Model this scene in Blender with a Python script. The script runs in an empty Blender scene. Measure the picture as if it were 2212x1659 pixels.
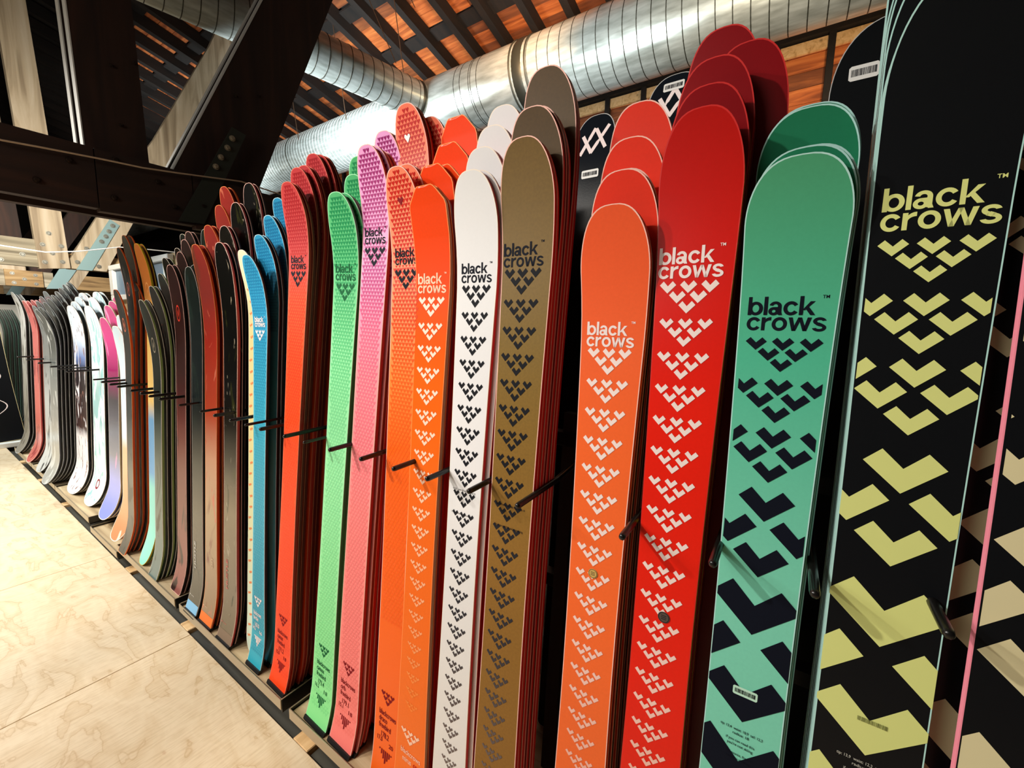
import bpy, math, random
from mathutils import Vector, Matrix
random.seed(7)
sc = bpy.context.scene
COL = sc.collection
R = math.radians

# ------------------------------------------------------------------ camera
H = 1.49                                   # eye height above the plywood floor
cam_d = bpy.data.cameras.new('camera'); cam = bpy.data.objects.new('camera', cam_d); COL.objects.link(cam)
# columns = camera right, up, back in world axes
MX = Matrix(((0.83342282, -0.09085278, 0.54511667), (0.55217467, 0.09660893, -0.82811222), (0.02257316, 0.99116724, 0.13068269)))
cam.matrix_world = Matrix.Translation((0, 0, H)) @ MX.to_4x4()
cam_d.sensor_fit = 'HORIZONTAL'; cam_d.sensor_width = 36.0; cam_d.lens = 36.0 * 900.0 / 2212.0
cam_d.clip_start = 0.02; cam_d.clip_end = 100
sc.camera = cam

# ------------------------------------------------------------------ world, exposure, lights
w = bpy.data.worlds.new('world'); sc.world = w; w.use_nodes = True
w.node_tree.nodes['Background'].inputs[0].default_value = (1.0, 0.95, 0.9, 1)
w.node_tree.nodes['Background'].inputs[1].default_value = 0.075
sc.view_settings.view_transform = 'Standard'; sc.view_settings.look = 'None'
sc.view_settings.exposure = 0.30; sc.view_settings.gamma = 1.0; sc.view_settings.use_curve_mapping = False


def area(name, loc, target, power, size, color, shape='DISK', size_y=None, spread=180):
    d = bpy.data.lights.new(name, 'AREA'); d.energy = power; d.size = size; d.shape = shape; d.color = color
    if size_y: d.shape = 'RECTANGLE'; d.size_y = size_y
    d.spread = R(spread)
    o = bpy.data.objects.new(name, d); COL.objects.link(o)
    o.location = loc
    o.rotation_euler = (Vector(target) - Vector(loc)).to_track_quat('-Z', 'Y').to_euler()
    return o


def spot(name, loc, target, power, angle, color, blend=0.5, radius=0.05):
    d = bpy.data.lights.new(name, 'SPOT'); d.energy = power; d.spot_size = R(angle); d.spot_blend = blend
    d.color = color; d.shadow_soft_size = radius
    o = bpy.data.objects.new(name, d); COL.objects.link(o)
    o.location = loc
    o.rotation_euler = (Vector(target) - Vector(loc)).to_track_quat('-Z', 'Y').to_euler()
    return o


WARM = (1.0, 0.93, 0.84); COOL = (0.86, 0.97, 1.0)
# track spots over the aisle, aimed at the row of skis and the floor in front of it
spot('track_spot_a', (-2.3, -1.25, 3.1), (-0.25, 0.8, 0.95), 215, 62, WARM, 0.6, 0.05)
spot('track_spot_b', (-3.4, -1.4, 3.2), (-1.4, 0.8, 1.0), 160, 65, WARM, 0.6, 0.05)
spot('track_spot_c', (-4.6, -1.2, 3.2), (-3.0, 0.8, 0.9), 180, 70, WARM, 0.6, 0.06)
spot('track_spot_d', (-6.0, -0.6, 3.1), (-4.9, 0.7, 0.8), 330, 80, COOL, 0.7, 0.08)
spot('track_spot_e', (-7.3, 0.1, 3.0), (-7.0, 0.5, 0.0), 260, 90, COOL, 0.7, 0.08)
area('aisle_panel', (-1.6, -1.9, 2.7), (-1.0, 0.8, 0.9), 22, 1.4, WARM)
area('floor_panel', (-4.2, -1.8, 3.1), (-3.8, -0.4, 0.0), 62, 1.5, (1.0, 0.97, 0.92), spread=120)
# high lights washing the ducts, the far trusses and the roof boards
area('duct_wash', (-5.6, 2.2, 3.4), (-6.0, 4.9, 4.62), 125, 1.6, COOL, spread=95)
area('duct_wash_middle', (-2.0, 3.0, 3.3), (-2.6, 4.9, 4.62), 22, 0.9, COOL, spread=95)
area('duct_wash_right', (0.2, 2.0, 3.2), (-0.7, 4.9, 4.62), 34, 1.0, (1.0, 0.86, 0.66), spread=95)
area('duct_wash_far', (-10.0, 2.2, 3.2), (-11.0, 4.9, 4.6), 110, 1.4, COOL, spread=100)
area('truss_wash', (-5.2, 0.2, 2.9), (-8.0, 1.4, 2.5), 42, 0.6, (1.0, 0.93, 0.82), spread=110)
area('truss_wash_far', (-9.6, 0.6, 2.9), (-12.8, 2.0, 2.6), 50, 0.6, WARM, spread=110)
area('roof_glow', (-2.6, 3.6, 4.5), (-3.6, 5.0, 6.1), 37, 0.5, (1.0, 0.62, 0.34), spread=120)
area('roof_glow_right', (0.6, 4.9, 3.2), (-0.2, 7.1, 4.4), 22, 0.4, (1.0, 0.72, 0.42), spread=120)

# ------------------------------------------------------------------ materials


def s2l(c):
    return tuple(((x / 255.0) / 12.92 if x / 255.0 <= 0.04045 else ((x / 255.0 + 0.055) / 1.055) ** 2.4) for x in c) + (1.0,)


_M = {}


def mat(name, rgb, rough=0.5, metal=0.0, spec=None, coat=0.0):
    if name in _M: return _M[name]
    m = bpy.data.materials.new(name); m.use_nodes = True
    b = m.node_tree.nodes['Principled BSDF']
    if 'ink' in name: b.inputs['Specular IOR Level'].default_value = 0.08
    b.inputs['Base Color'].default_value = s2l(rgb); b.inputs['Roughness'].default_value = rough
    b.inputs['Metallic'].default_value = metal
    if 'ink' in name: b.inputs['Roughness'].default_value = 0.6
    if spec is not None: b.inputs['Specular IOR Level'].default_value = spec
    if coat: b.inputs['Coat Weight'].default_value = coat
    _M[name] = m
    return m


def ramp_set(rn, stops):
    cr = rn.color_ramp
    while len(cr.elements) > 1: cr.elements.remove(cr.elements[-1])
    cr.elements[0].position = stops[0][0]; cr.elements[0].color = stops[0][1]
    for p, c in stops[1:]:
        e = cr.elements.new(p); e.color = c


def top_mat(name, stops, rough=0.38, noise=0.05, weave=False):
    """colour along the ski (object z in metres), fine grain on top"""
    if name in _M: return _M[name]
    m = bpy.data.materials.new(name); m.use_nodes = True; nt = m.node_tree; N = nt.nodes; L = nt.links
    b = N['Principled BSDF']; b.inputs['Roughness'].default_value = rough; b.inputs['Specular IOR Level'].default_value = 0.22
    tc = N.new('ShaderNodeTexCoord'); sx = N.new('ShaderNodeSeparateXYZ'); L.new(tc.outputs['Object'], sx.inputs[0])
    mr = N.new('ShaderNodeMapRange'); mr.inputs[1].default_value = 0; mr.inputs[2].default_value = 2.0
    L.new(sx.outputs['Z'], mr.inputs[0])
    rp = N.new('ShaderNodeValToRGB'); ramp_set(rp, [(s / 2.0, s2l(c)) for s, c in stops])
    L.new(mr.outputs[0], rp.inputs[0])
    nz = N.new('ShaderNodeTexNoise'); nz.inputs['Scale'].default_value = 180 if not weave else 600; nz.inputs['Detail'].default_value = 3
    L.new(tc.outputs['Object'], nz.inputs['Vector'])
    mx = N.new('ShaderNodeMix'); mx.data_type = 'RGBA'; mx.blend_type = 'MULTIPLY'; mx.inputs[0].default_value = noise * 4
    L.new(rp.outputs[0], mx.inputs[6]); L.new(nz.outputs['Fac'], mx.inputs[7])
    br = N.new('ShaderNodeMix'); br.data_type = 'RGBA'; br.blend_type = 'MIX'; br.inputs[0].default_value = 0.5 if noise else 1
    L.new(rp.outputs[0], br.inputs[6]); L.new(mx.outputs[2], br.inputs[7])
    L.new(br.outputs[2], b.inputs['Base Color'])
    bp = N.new('ShaderNodeBump'); bp.inputs['Strength'].default_value = 0.06; bp.inputs['Distance'].default_value = 0.001
    L.new(nz.outputs['Fac'], bp.inputs['Height']); L.new(bp.outputs[0], b.inputs['Normal'])
    _M[name] = m
    return m


def marble_mat(name, stops, c2, scale=3.0, thr=0.5, rough=0.35, c3=None, stretch=0.35):
    """colour along the ski with blotches of a second and third colour"""
    if name in _M: return _M[name]
    m = top_mat(name, stops, rough * 0.8); nt = m.node_tree; N = nt.nodes; L = nt.links; b = N['Principled BSDF']; b.inputs['Specular IOR Level'].default_value = 0.45
    src = b.inputs['Base Color'].links[0].from_socket
    tc = N.new('ShaderNodeTexCoord'); mp = N.new('ShaderNodeMapping'); mp.inputs['Scale'].default_value = (1, 1, stretch)
    oi = N.new('ShaderNodeObjectInfo'); L.new(oi.outputs['Random'], mp.inputs['Location'])
    L.new(tc.outputs['Object'], mp.inputs[0])
    for k, (c, sca, t) in enumerate([(c2, scale, thr)] + ([(c3, scale * 1.7, thr + 0.04)] if c3 else [])):
        nz = N.new('ShaderNodeTexNoise'); nz.inputs['Scale'].default_value = sca * 4; nz.inputs['Detail'].default_value = 6
        nz.inputs['Distortion'].default_value = 1.2 + k
        L.new(mp.outputs[0], nz.inputs['Vector'])
        rp = N.new('ShaderNodeValToRGB'); ramp_set(rp, [(t, (0, 0, 0, 1)), (t + 0.05, (1, 1, 1, 1))])
        L.new(nz.outputs['Fac'], rp.inputs[0])
        mx = N.new('ShaderNodeMix'); mx.data_type = 'RGBA'; mx.inputs[7].default_value = s2l(c)
        L.new(rp.outputs[0], mx.inputs[0]); L.new(src, mx.inputs[6]); src = mx.outputs[2]
    L.new(src, b.inputs['Base Color'])
    return m


def wood_mat(name, c1, c2, c3, rough=0.6, axis=0, scale=1.0, bump=0.15, knots=True):
    if name in _M: return _M[name]
    m = bpy.data.materials.new(name); m.use_nodes = True; nt = m.node_tree; N = nt.nodes; L = nt.links
    b = N['Principled BSDF']; b.inputs['Roughness'].default_value = rough
    tc = N.new('ShaderNodeTexCoord'); mp = N.new('ShaderNodeMapping')
    sv = [9 * scale] * 3; sv[axis] = 0.9 * scale; mp.inputs['Scale'].default_value = sv
    oi = N.new('ShaderNodeObjectInfo'); mu = N.new('ShaderNodeMath'); mu.operation = 'MULTIPLY'; mu.inputs[1].default_value = 37.0
    L.new(oi.outputs['Random'], mu.inputs[0]); L.new(mu.outputs[0], mp.inputs['Location'])
    L.new(tc.outputs['Object'], mp.inputs[0])
    n1 = N.new('ShaderNodeTexNoise'); n1.inputs['Scale'].default_value = 1.0; n1.inputs['Detail'].default_value = 8; n1.inputs['Distortion'].default_value = 1.6
    L.new(mp.outputs[0], n1.inputs['Vector'])
    rp = N.new('ShaderNodeValToRGB'); ramp_set(rp, [(0.3, s2l(c1)), (0.5, s2l(c2)), (0.7, s2l(c3))])
    L.new(n1.outputs['Fac'], rp.inputs[0])
    out = rp.outputs[0]
    if knots:
        vo = N.new('ShaderNodeTexVoronoi'); vo.inputs['Scale'].default_value = 0.45
        L.new(mp.outputs[0], vo.inputs['Vector'])
        kr = N.new('ShaderNodeValToRGB'); ramp_set(kr, [(0.05, (1, 1, 1, 1)), (0.16, (0, 0, 0, 1))])
        L.new(vo.outputs['Distance'], kr.inputs[0])
        mx = N.new('ShaderNodeMix'); mx.data_type = 'RGBA'; mx.inputs[7].default_value = tuple(v * 0.35 for v in s2l(c1)[:3]) + (1,)
        mm = N.new('ShaderNodeMath'); mm.operation = 'MULTIPLY'; mm.inputs[1].default_value = 0.75
        L.new(kr.outputs[0], mm.inputs[0]); L.new(mm.outputs[0], mx.inputs[0]); L.new(out, mx.inputs[6]); out = mx.outputs[2]
    L.new(out, b.inputs['Base Color'])
    bp = N.new('ShaderNodeBump'); bp.inputs['Strength'].default_value = bump; bp.inputs['Distance'].default_value = 0.01
    L.new(n1.outputs['Fac'], bp.inputs['Height']); L.new(bp.outputs[0], b.inputs['Normal'])
    _M[name] = m
    return m


def ply_mat():
    m = bpy.data.materials.new('plywood'); m.use_nodes = True; nt = m.node_tree; N = nt.nodes; L = nt.links
    b = N['Principled BSDF']; b.inputs['Roughness'].default_value = 0.42
    tc = N.new('ShaderNodeTexCoord'); oi = N.new('ShaderNodeObjectInfo')
    mp = N.new('ShaderNodeMapping'); mp.inputs['Scale'].default_value = (1.0, 2.6, 1.0)
    mu = N.new('ShaderNodeMath'); mu.operation = 'MULTIPLY'; mu.inputs[1].default_value = 19.0
    L.new(oi.outputs['Random'], mu.inputs[0]); L.new(mu.outputs[0], mp.inputs['Location']); L.new(tc.outputs['Object'], mp.inputs[0])
    n1 = N.new('ShaderNodeTexNoise'); n1.inputs['Scale'].default_value = 2.6; n1.inputs['Detail'].default_value = 4; n1.inputs['Distortion'].default_value = 0.6
    L.new(mp.outputs[0], n1.inputs['Vector'])
    # contour-like veneer figure from banded noise
    m1 = N.new('ShaderNodeMath'); m1.operation = 'MULTIPLY'; m1.inputs[1].default_value = 5.0; L.new(n1.outputs['Fac'], m1.inputs[0])
    m2 = N.new('ShaderNodeMath'); m2.operation = 'FRACT'; L.new(m1.outputs[0], m2.inputs[0])
    rp = N.new('ShaderNodeValToRGB')
    ramp_set(rp, [(0.0, s2l((208, 178, 138))), (0.06, s2l((222, 196, 158))), (0.6, s2l((232, 210, 176))), (0.94, s2l((227, 203, 168))), (1.0, s2l((214, 186, 146)))])
    L.new(m2.outputs[0], rp.inputs[0])
    n2 = N.new('ShaderNodeTexNoise'); n2.inputs['Scale'].default_value = 3.0; n2.inputs['Detail'].default_value = 6
    mp2 = N.new('ShaderNodeMapping'); mp2.inputs['Scale'].default_value = (40, 5, 1); L.new(tc.outputs['Object'], mp2.inputs[0]); L.new(mp2.outputs[0], n2.inputs['Vector'])
    r2 = N.new('ShaderNodeValToRGB'); ramp_set(r2, [(0.3, (0.78, 0.72, 0.62, 1)), (0.55, (1, 1, 1, 1))]); L.new(n2.outputs['Fac'], r2.inputs[0])
    mx = N.new('ShaderNodeMix'); mx.data_type = 'RGBA'; mx.blend_type = 'MULTIPLY'; mx.inputs[0].default_value = 0.55
    L.new(rp.outputs[0], mx.inputs[6]); L.new(r2.outputs[0], mx.inputs[7])
    vo = N.new('ShaderNodeTexVoronoi'); vo.inputs['Scale'].default_value = 3.2; mp3 = N.new('ShaderNodeMapping'); mp3.inputs['Scale'].default_value = (1, 2.2, 1)
    L.new(tc.outputs['Object'], mp3.inputs[0]); L.new(mp3.outputs[0], vo.inputs['Vector'])
    kr = N.new('ShaderNodeValToRGB'); ramp_set(kr, [(0.035, (1, 1, 1, 1)), (0.075, (0, 0, 0, 1))]); L.new(vo.outputs['Distance'], kr.inputs[0])
    mk = N.new('ShaderNodeMix'); mk.data_type = 'RGBA'; mk.inputs[7].default_value = s2l((176, 110, 60))
    mm = N.new('ShaderNodeMath'); mm.operation = 'MULTIPLY'; mm.inputs[1].default_value = 0.8
    L.new(kr.outputs[0], mm.inputs[0]); L.new(mm.outputs[0], mk.inputs[0]); L.new(mx.outputs[2], mk.inputs[6])
    L.new(mk.outputs[2], b.inputs['Base Color'])
    bp = N.new('ShaderNodeBump'); bp.inputs['Strength'].default_value = 0.08; L.new(n2.outputs['Fac'], bp.inputs['Height']); L.new(bp.outputs[0], b.inputs['Normal'])
    return m


def duct_mat():
    m = bpy.data.materials.new('galvanised_duct'); m.use_nodes = True; nt = m.node_tree; N = nt.nodes; L = nt.links
    b = N['Principled BSDF']; b.inputs['Metallic'].default_value = 0.62; b.inputs['Roughness'].default_value = 0.32
    tc = N.new('ShaderNodeTexCoord'); mp = N.new('ShaderNodeMapping'); mp.inputs['Scale'].default_value = (3, 14, 14); L.new(tc.outputs['Object'], mp.inputs[0])
    n1 = N.new('ShaderNodeTexNoise'); n1.inputs['Scale'].default_value = 1.5; n1.inputs['Detail'].default_value = 6; L.new(mp.outputs[0], n1.inputs['Vector'])
    rp = N.new('ShaderNodeValToRGB'); ramp_set(rp, [(0.3, s2l((176, 182, 176))), (0.7, s2l((222, 228, 224)))]); L.new(n1.outputs['Fac'], rp.inputs[0])
    L.new(rp.outputs[0], b.inputs['Base Color'])
    rr = N.new('ShaderNodeMapRange'); rr.inputs[3].default_value = 0.24; rr.inputs[4].default_value = 0.42; L.new(n1.outputs['Fac'], rr.inputs[0]); L.new(rr.outputs[0], b.inputs['Roughness'])
    return m


M_ply = ply_mat()
M_duct = duct_mat()
M_seam = mat('duct_seam', (60, 60, 52), 0.5, 0.5)
M_collar = mat('duct_collar_rubber', (70, 70, 62), 0.4, 0.7)
M_rafter = wood_mat('dark_rafter', (14, 9, 7), (22, 15, 11), (30, 20, 14), 0.8, 1)
M_plank = wood_mat('orange_roof_board', (128, 62, 26), (176, 92, 42), (206, 120, 60), 0.7, 0, 1.0, 0.25)
M_plank2 = wood_mat('brown_roof_board', (88, 44, 22), (120, 64, 32), (150, 84, 42), 0.75, 0, 1.0, 0.25)
M_darkwood = wood_mat('old_dark_timber', (34, 20, 14), (46, 27, 18), (62, 36, 24), 0.7, 2, 0.8)
M_darkwood_h = wood_mat('old_dark_timber_chord', (34, 20, 14), (46, 27, 18), (62, 36, 24), 0.7, 1, 0.8)
M_pale = wood_mat('whitewashed_timber', (134, 116, 92), (186, 168, 140), (208, 194, 170), 0.7, 2, 0.7)
M_pale_h = wood_mat('whitewashed_timber_chord', (112, 104, 84), (168, 158, 134), (206, 198, 176), 0.7, 1, 0.7)
M_tan_h = wood_mat('tan_timber', (112, 86, 54), (172, 140, 94), (196, 166, 118), 0.7, 1, 0.7)
M_bluesteel = mat('pale_blue_steel', (150, 182, 184), 0.5, 0.3)
M_darksteel = mat('dark_steel_strap', (58, 62, 54), 0.5, 0.2); M_bolt_t = mat('tan_bolt_head', (170, 156, 130), 0.4, 0.3)
M_bolt = mat('bolt_metal', (190, 190, 180), 0.35, 0.8); M_bolt_d = mat('dark_bolt', (62, 50, 42), 0.4, 0.6)
M_black = mat('black_powder_coat', (18, 17, 16), 0.28); M_upr = mat('grey_upright', (44, 44, 42), 0.5)
M_lip = mat('bare_steel_angle', (176, 160, 132), 0.35, 0.55)
M_trayply = wood_mat('tray_plywood', (150, 126, 92), (182, 158, 120), (200, 178, 140), 0.6, 0, 1.5)
M_joist = wood_mat('joist_wood', (196, 152, 98), (226, 186, 132), (236, 200, 150), 0.6, 1, 1.5)
M_slot = wood_mat('dark_old_floorboard', (40, 38, 32), (58, 56, 48), (72, 70, 60), 0.6, 0, 1.0)
M_white = mat('white_paint', (226, 226, 220), 0.5)
M_glass = mat('sky_blue_pane', (108, 134, 156), 0.35, 0, 0.4)
M_rope = mat('rope_fibre', (196, 170, 140), 0.8)
M_cable = mat('white_cable', (236, 236, 232), 0.5)
M_wire = mat('hanger_wire', (110, 84, 64), 0.5, 0.6)
M_wall = mat('dark_plaster', (40, 34, 30), 0.9)
M_label = mat('paper_label', (232, 232, 228), 0.5)
M_ink = mat('print_black', (18, 20, 26), 0.45)

# ------------------------------------------------------------------ mesh helpers


class MB:
    def __init__(s): s.v = []; s.f = []; s.mi = []

    def add(s, vs, fs, mi=0):
        o = len(s.v); s.v += [tuple(v) for v in vs]
        for f in fs: s.f.append(tuple(i + o for i in f)); s.mi.append(mi)

    def box(s, x0, x1, y0, y1, z0, z1, mi=0):
        s.add([(x0, y0, z0), (x1, y0, z0), (x1, y1, z0), (x0, y1, z0), (x0, y0, z1), (x1, y0, z1), (x1, y1, z1), (x0, y1, z1)],
              [(0, 3, 2, 1), (4, 5, 6, 7), (0, 1, 5, 4), (1, 2, 6, 5), (2, 3, 7, 6), (3, 0, 4, 7)], mi)

    def bevbox(s, x0, x1, y0, y1, z0, z1, b, mi=0):
        """box with chamfered long and short edges (inset faces)"""
        xs = (x0, x0 + b, x1 - b, x1); ys = (y0, y0 + b, y1 - b, y1); zs = (z0, z0 + b, z1 - b, z1)
        V = []; idx = {}
        for sx in (0, 1):
            for sy in (0, 1):
                for sz in (0, 1):
                    X = (xs[0], xs[1]) if sx == 0 else (xs[3], xs[2]); Y = (ys[0], ys[1]) if sy == 0 else (ys[3], ys[2]); Z = (zs[0], zs[1]) if sz == 0 else (zs[3], zs[2])
                    idx[(sx, sy, sz, 0)] = len(V); V.append((X[0], Y[1], Z[1]))
                    idx[(sx, sy, sz, 1)] = len(V); V.append((X[1], Y[0], Z[1]))
                    idx[(sx, sy, sz, 2)] = len(V); V.append((X[1], Y[1], Z[0]))
        F = []
        for sx in (0, 1): F.append([idx[(sx, a, c, 0)] for a, c in ((0, 0), (1, 0), (1, 1), (0, 1))])
        for sy in (0, 1): F.append([idx[(a, sy, c, 1)] for a, c in ((0, 0), (1, 0), (1, 1), (0, 1))])
        for sz in (0, 1): F.append([idx[(a, c, sz, 2)] for a, c in ((0, 0), (1, 0), (1, 1), (0, 1))])
        for a in (0, 1):
            for c in (0, 1):
                F.append([idx[(a, c, 0, 0)], idx[(a, c, 1, 0)], idx[(a, c, 1, 1)], idx[(a, c, 0, 1)]])
                F.append([idx[(a, 0, c, 0)], idx[(a, 1, c, 0)], idx[(a, 1, c, 2)], idx[(a, 0, c, 2)]])
                F.append([idx[(0, a, c, 1)], idx[(1, a, c, 1)], idx[(1, a, c, 2)], idx[(0, a, c, 2)]])
                for e in (0, 1): F.append([idx[(a, c, e, 0)], idx[(a, c, e, 1)], idx[(a, c, e, 2)]])
        s.add(V, F, mi)

    def tube(s, pts, r, n=8, mi=0, caps=True):
        pts = [Vector(p) for p in pts]; rings = []
        rs = r if isinstance(r, (list, tuple)) else [r] * len(pts)
        for i, p in enumerate(pts):
            t = (pts[min(i + 1, len(pts) - 1)] - pts[max(i - 1, 0)]).normalized()
            u = t.cross(Vector((0, 0, 1)));
            if u.length < 1e-3: u = t.cross(Vector((1, 0, 0)))
            u.normalize(); v = t.cross(u)
            rings.append([p + (u * math.cos(2 * math.pi * k / n) + v * math.sin(2 * math.pi * k / n)) * rs[i] for k in range(n)])
        V = [q for rr in rings for q in rr]; F = []
        for i in range(len(pts) - 1):
            for k in range(n): F.append((i * n + k, i * n + (k + 1) % n, (i + 1) * n + (k + 1) % n, (i + 1) * n + k))
        if caps: F.append(tuple(range(n - 1, -1, -1))); F.append(tuple((len(pts) - 1) * n + k for k in range(n)))
        s.add(V, F, mi)

    def prism(s, poly, d, mi=0):
        """poly: list of 3d points, d: extrusion vector"""
        n = len(poly); d = Vector(d); P = [Vector(p) for p in poly]
        s.add([tuple(p) for p in P] + [tuple(p + d) for p in P],
              [tuple(range(n)), tuple(range(2 * n - 1, n - 1, -1))] + [(i, i + n, (i + 1) % n + n, (i + 1) % n) for i in range(n)], mi)

    def obj(s, name, mats, parent=None, smooth=False, loc=None, fix=True):
        me = bpy.data.meshes.new(name); me.from_pydata(s.v, [], s.f)
        if not isinstance(mats, (list, tuple)): mats = [mats]
        for m in mats: me.materials.append(m)
        if len(mats) > 1: me.polygons.foreach_set('material_index', s.mi)
        if fix:
            import bmesh
            bm = bmesh.new(); bm.from_mesh(me); bmesh.ops.recalc_face_normals(bm, faces=bm.faces); bm.to_mesh(me); bm.free()
        if smooth: me.polygons.foreach_set('use_smooth', [True] * len(me.polygons))
        me.update()
        return mobj(name, me, parent, loc)


def mobj(name, me, parent=None, loc=None):
    o = bpy.data.objects.new(name, me); COL.objects.link(o)
    if parent: o.parent = parent
    if loc: o.location = loc
    return o


def empty(name, loc=(0, 0, 0), label=None, cat=None, group=None, kind=None):
    o = bpy.data.objects.new(name, None); COL.objects.link(o); o.location = loc; o.empty_display_size = 0.05
    return tag(o, label, cat, group, kind)


def tag(o, label=None, cat=None, group=None, kind=None):
    if label: o['label'] = label
    if cat: o['category'] = cat
    if group: o['group'] = group
    if kind: o['kind'] = kind
    return o


# ------------------------------------------------------------------ floor
fl = empty('floor', kind='structure')
b = MB(); b.box(-26, 3, -4, 8, -0.09, -0.05); b.obj('subfloor', M_slot, fl)
edge = 0.69
xs0 = -2.27
sheet = MB(); sheet.bevbox(0.0015, 1.2185, -2.4385, -0.0015, -0.018, 0.0, 0.0015)
sheet_me = None
for i in range(-16, 4):
    for j in range(0, 2):
        x = xs0 + i * 1.22; y = edge - j * 2.44
        if sheet_me is None:
            o = sheet.obj('plywood_sheet', M_ply, fl); sheet_me = o.data
        else: o = mobj('plywood_sheet', sheet_me, fl)
        o.location = (x, y, 0)
b = MB(); b.box(-26, 3, -4, edge + 0.0, -0.05, -0.0185); b.obj('underlay', M_joist, fl)
# joists bridging the dark slot under the racks
for x in (-0.30, -1.33, -2.36, -3.2, -4.8, -5.7, -6.6):
    b = MB(); b.bevbox(x - 0.045, x + 0.045, edge + 0.001, 1.2, -0.05, -0.003, 0.003); b.obj('joist', M_joist, fl)
for x0, x1 in ((-1.28, -0.35), (-2.31, -1.38), (-3.15, -2.41), (-4.75, -3.25), (-5.65, -4.85), (-6.55, -5.75), (-0.25, 1.2)):
    b = MB(); b.bevbox(x0, x1, edge + 0.002, 0.95, -0.05, -0.02, 0.003); b.obj('dark_floorboard', M_slot, fl)
b = MB(); b.box(-26, 3, 1.25, 7.4, -0.05, -0.01); b.obj('floor_slab', M_slot, fl)

# ------------------------------------------------------------------ roof
EY = 7.15; EZ = 1.49 + 4.29; SL = math.tan(R(13.0))
rz = lambda y: EZ + (EY - y) * SL
ce = empty('ceiling', kind='structure')
me = None
L0 = 9.3
for k in range(-30, 20):
    x = -5.85 + 0.572 * k
    if x < -22 or x > 4.2: continue
    if me is None:
        q = MB(); q.prism([(-0.045, 0, rz(0) - 0.20), (0.045, 0, rz(0) - 0.20), (0.045, 0, rz(0)), (-0.045, 0, rz(0))], (0, 0.0, 0))
        q = MB(); y0, y1 = -2.0, EY
        q.add([(sx * 0.055, y, rz(y) - dz) for y in (y0, y1) for sx, dz in ((-1, 0.20), (1, 0.20), (1, 0), (-1, 0))],
              [(0, 1, 2, 3), (7, 6, 5, 4), (0, 4, 5, 1), (1, 5, 6, 2), (2, 6, 7, 3), (3, 7, 4, 0)])
        o = q.obj('rafter', M_rafter, ce); me = o.data
    else: o = mobj('rafter', me, ce)
    o.location = (x, 0, 0)
# roof boards: rows along x, visible rows piece by piece
pm = {}
row = 0; y = EY
while y > 3.0:
    w0 = 0.205; x = -22.0 + random.uniform(-2, 0)
    purl = row % 4 == 0
    while x < 4.2:
        ln = random.choice((2.86, 3.43, 4.0))
        key = (round(ln, 2), row)
        q = MB(); dz = random.uniform(0.0, 0.012) - (0.05 if purl else 0); g = 0.004
        ya, yb = y - g, y - w0 + g
        q.add([(xx, yy, rz(yy) + d2 + dz) for xx in (0.004, ln - 0.004) for yy, d2 in ((ya, 0), (yb, 0), (yb, 0.03), (ya, 0.03))],
              [(0, 1, 2, 3), (7, 6, 5, 4), (0, 4, 5, 1), (1, 5, 6, 2), (2, 6, 7, 3), (3, 7, 4, 0)])
        o = q.obj('roof_board', (M_rafter if purl else (M_plank if random.random() < 0.7 else M_plank2)), ce); o.location = (x, 0, 0)
        x += ln
    y -= w0; row += 1
q = MB(); q.add([(-26, 3.1, rz(3.1) + 0.04), (5, 3.1, rz(3.1) + 0.04), (5, -2, rz(-2) + 0.04), (-26, -2, rz(-2) + 0.04), (-26, -6, rz(-2) - 1), (5, -6, rz(-2) - 1)],
                 [(0, 1, 2, 3), (3, 2, 5, 4)]); q.obj('roof_slab', M_rafter, ce, fix=False)
q = MB(); q.add([(-26, EY + 0.1, rz(EY) + 0.05), (5, EY + 0.1, rz(EY) + 0.05), (5, 3, rz(3) + 0.08), (-26, 3, rz(3) + 0.08)], [(0, 1, 2, 3)]); q.obj('roof_deck', M_rafter, ce, fix=False)

# back wall with boards and studs where they can be seen under the duct
wb = empty('wall_back', kind='structure')
q = MB(); q.box(-26, 5, EY + 0.06, EY + 0.2, -0.1, EZ + 0.1); q.obj('wall_panel', M_wall, wb)
for r_ in range(12):
    z0 = EZ - 0.2 * (r_ + 1)
    x = -12.5 + random.uniform(-1, 0)
    while x < 3.2:
        ln = random.uniform(1.6, 2.6)
        q = MB(); q.bevbox(0.003, ln - 0.003, EY + 0.02 - random.uniform(0, 0.012), EY + 0.06, z0 + 0.004, z0 + 0.196, 0.002)
        q.obj('wall_board', M_plank if random.random() < 0.6 else M_plank2, wb).location = (x, 0, 0)
        x += ln
for x in (-11.29, -10.69, -10.09, -9.49, -8.89, -8.29, -7.69, -7.09, -6.49, -5.89, -5.29, -4.69, -4.09, -3.49, -2.89, -2.29, -1.69, -1.09, -0.49, 0.11, 0.71, 1.31):
    q = MB(); q.bevbox(x - 0.04, x + 0.04, EY - 0.07, EY + 0.005, 2.0, EZ, 0.004); q.obj('stud', M_rafter, wb)
q = MB(); q.box(-4.5, 3, EY - 0.1, EY + 0.01, 1.49 + 3.86, 1.49 + 3.97); q.obj('rail', M_rafter, wb)
q = MB(); q.box(-4.5, 3, EY - 0.03, EY + 0.012, 1.49 + 3.70, 1.49 + 3.84); q.obj('batten', M_joist, wb)
# the other walls of the hall
q = MB(); q.box(-26.2, -26, -6, 7.4, -0.1, 9); tag(q.obj('wall_far', M_wall), kind='structure')
q = MB(); q.box(-26, 5, -6.1, -6, -0.1, 9); tag(q.obj('wall_front', mat('hall_wall_paint', (150, 140, 125), 0.9)), kind='structure')
q = MB(); q.box(4.3, 4.5, -6, 7.4, -0.1, 9); tag(q.obj('wall_right', M_wall), kind='structure')

# ------------------------------------------------------------------ ducts
ring_cache = {}


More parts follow.
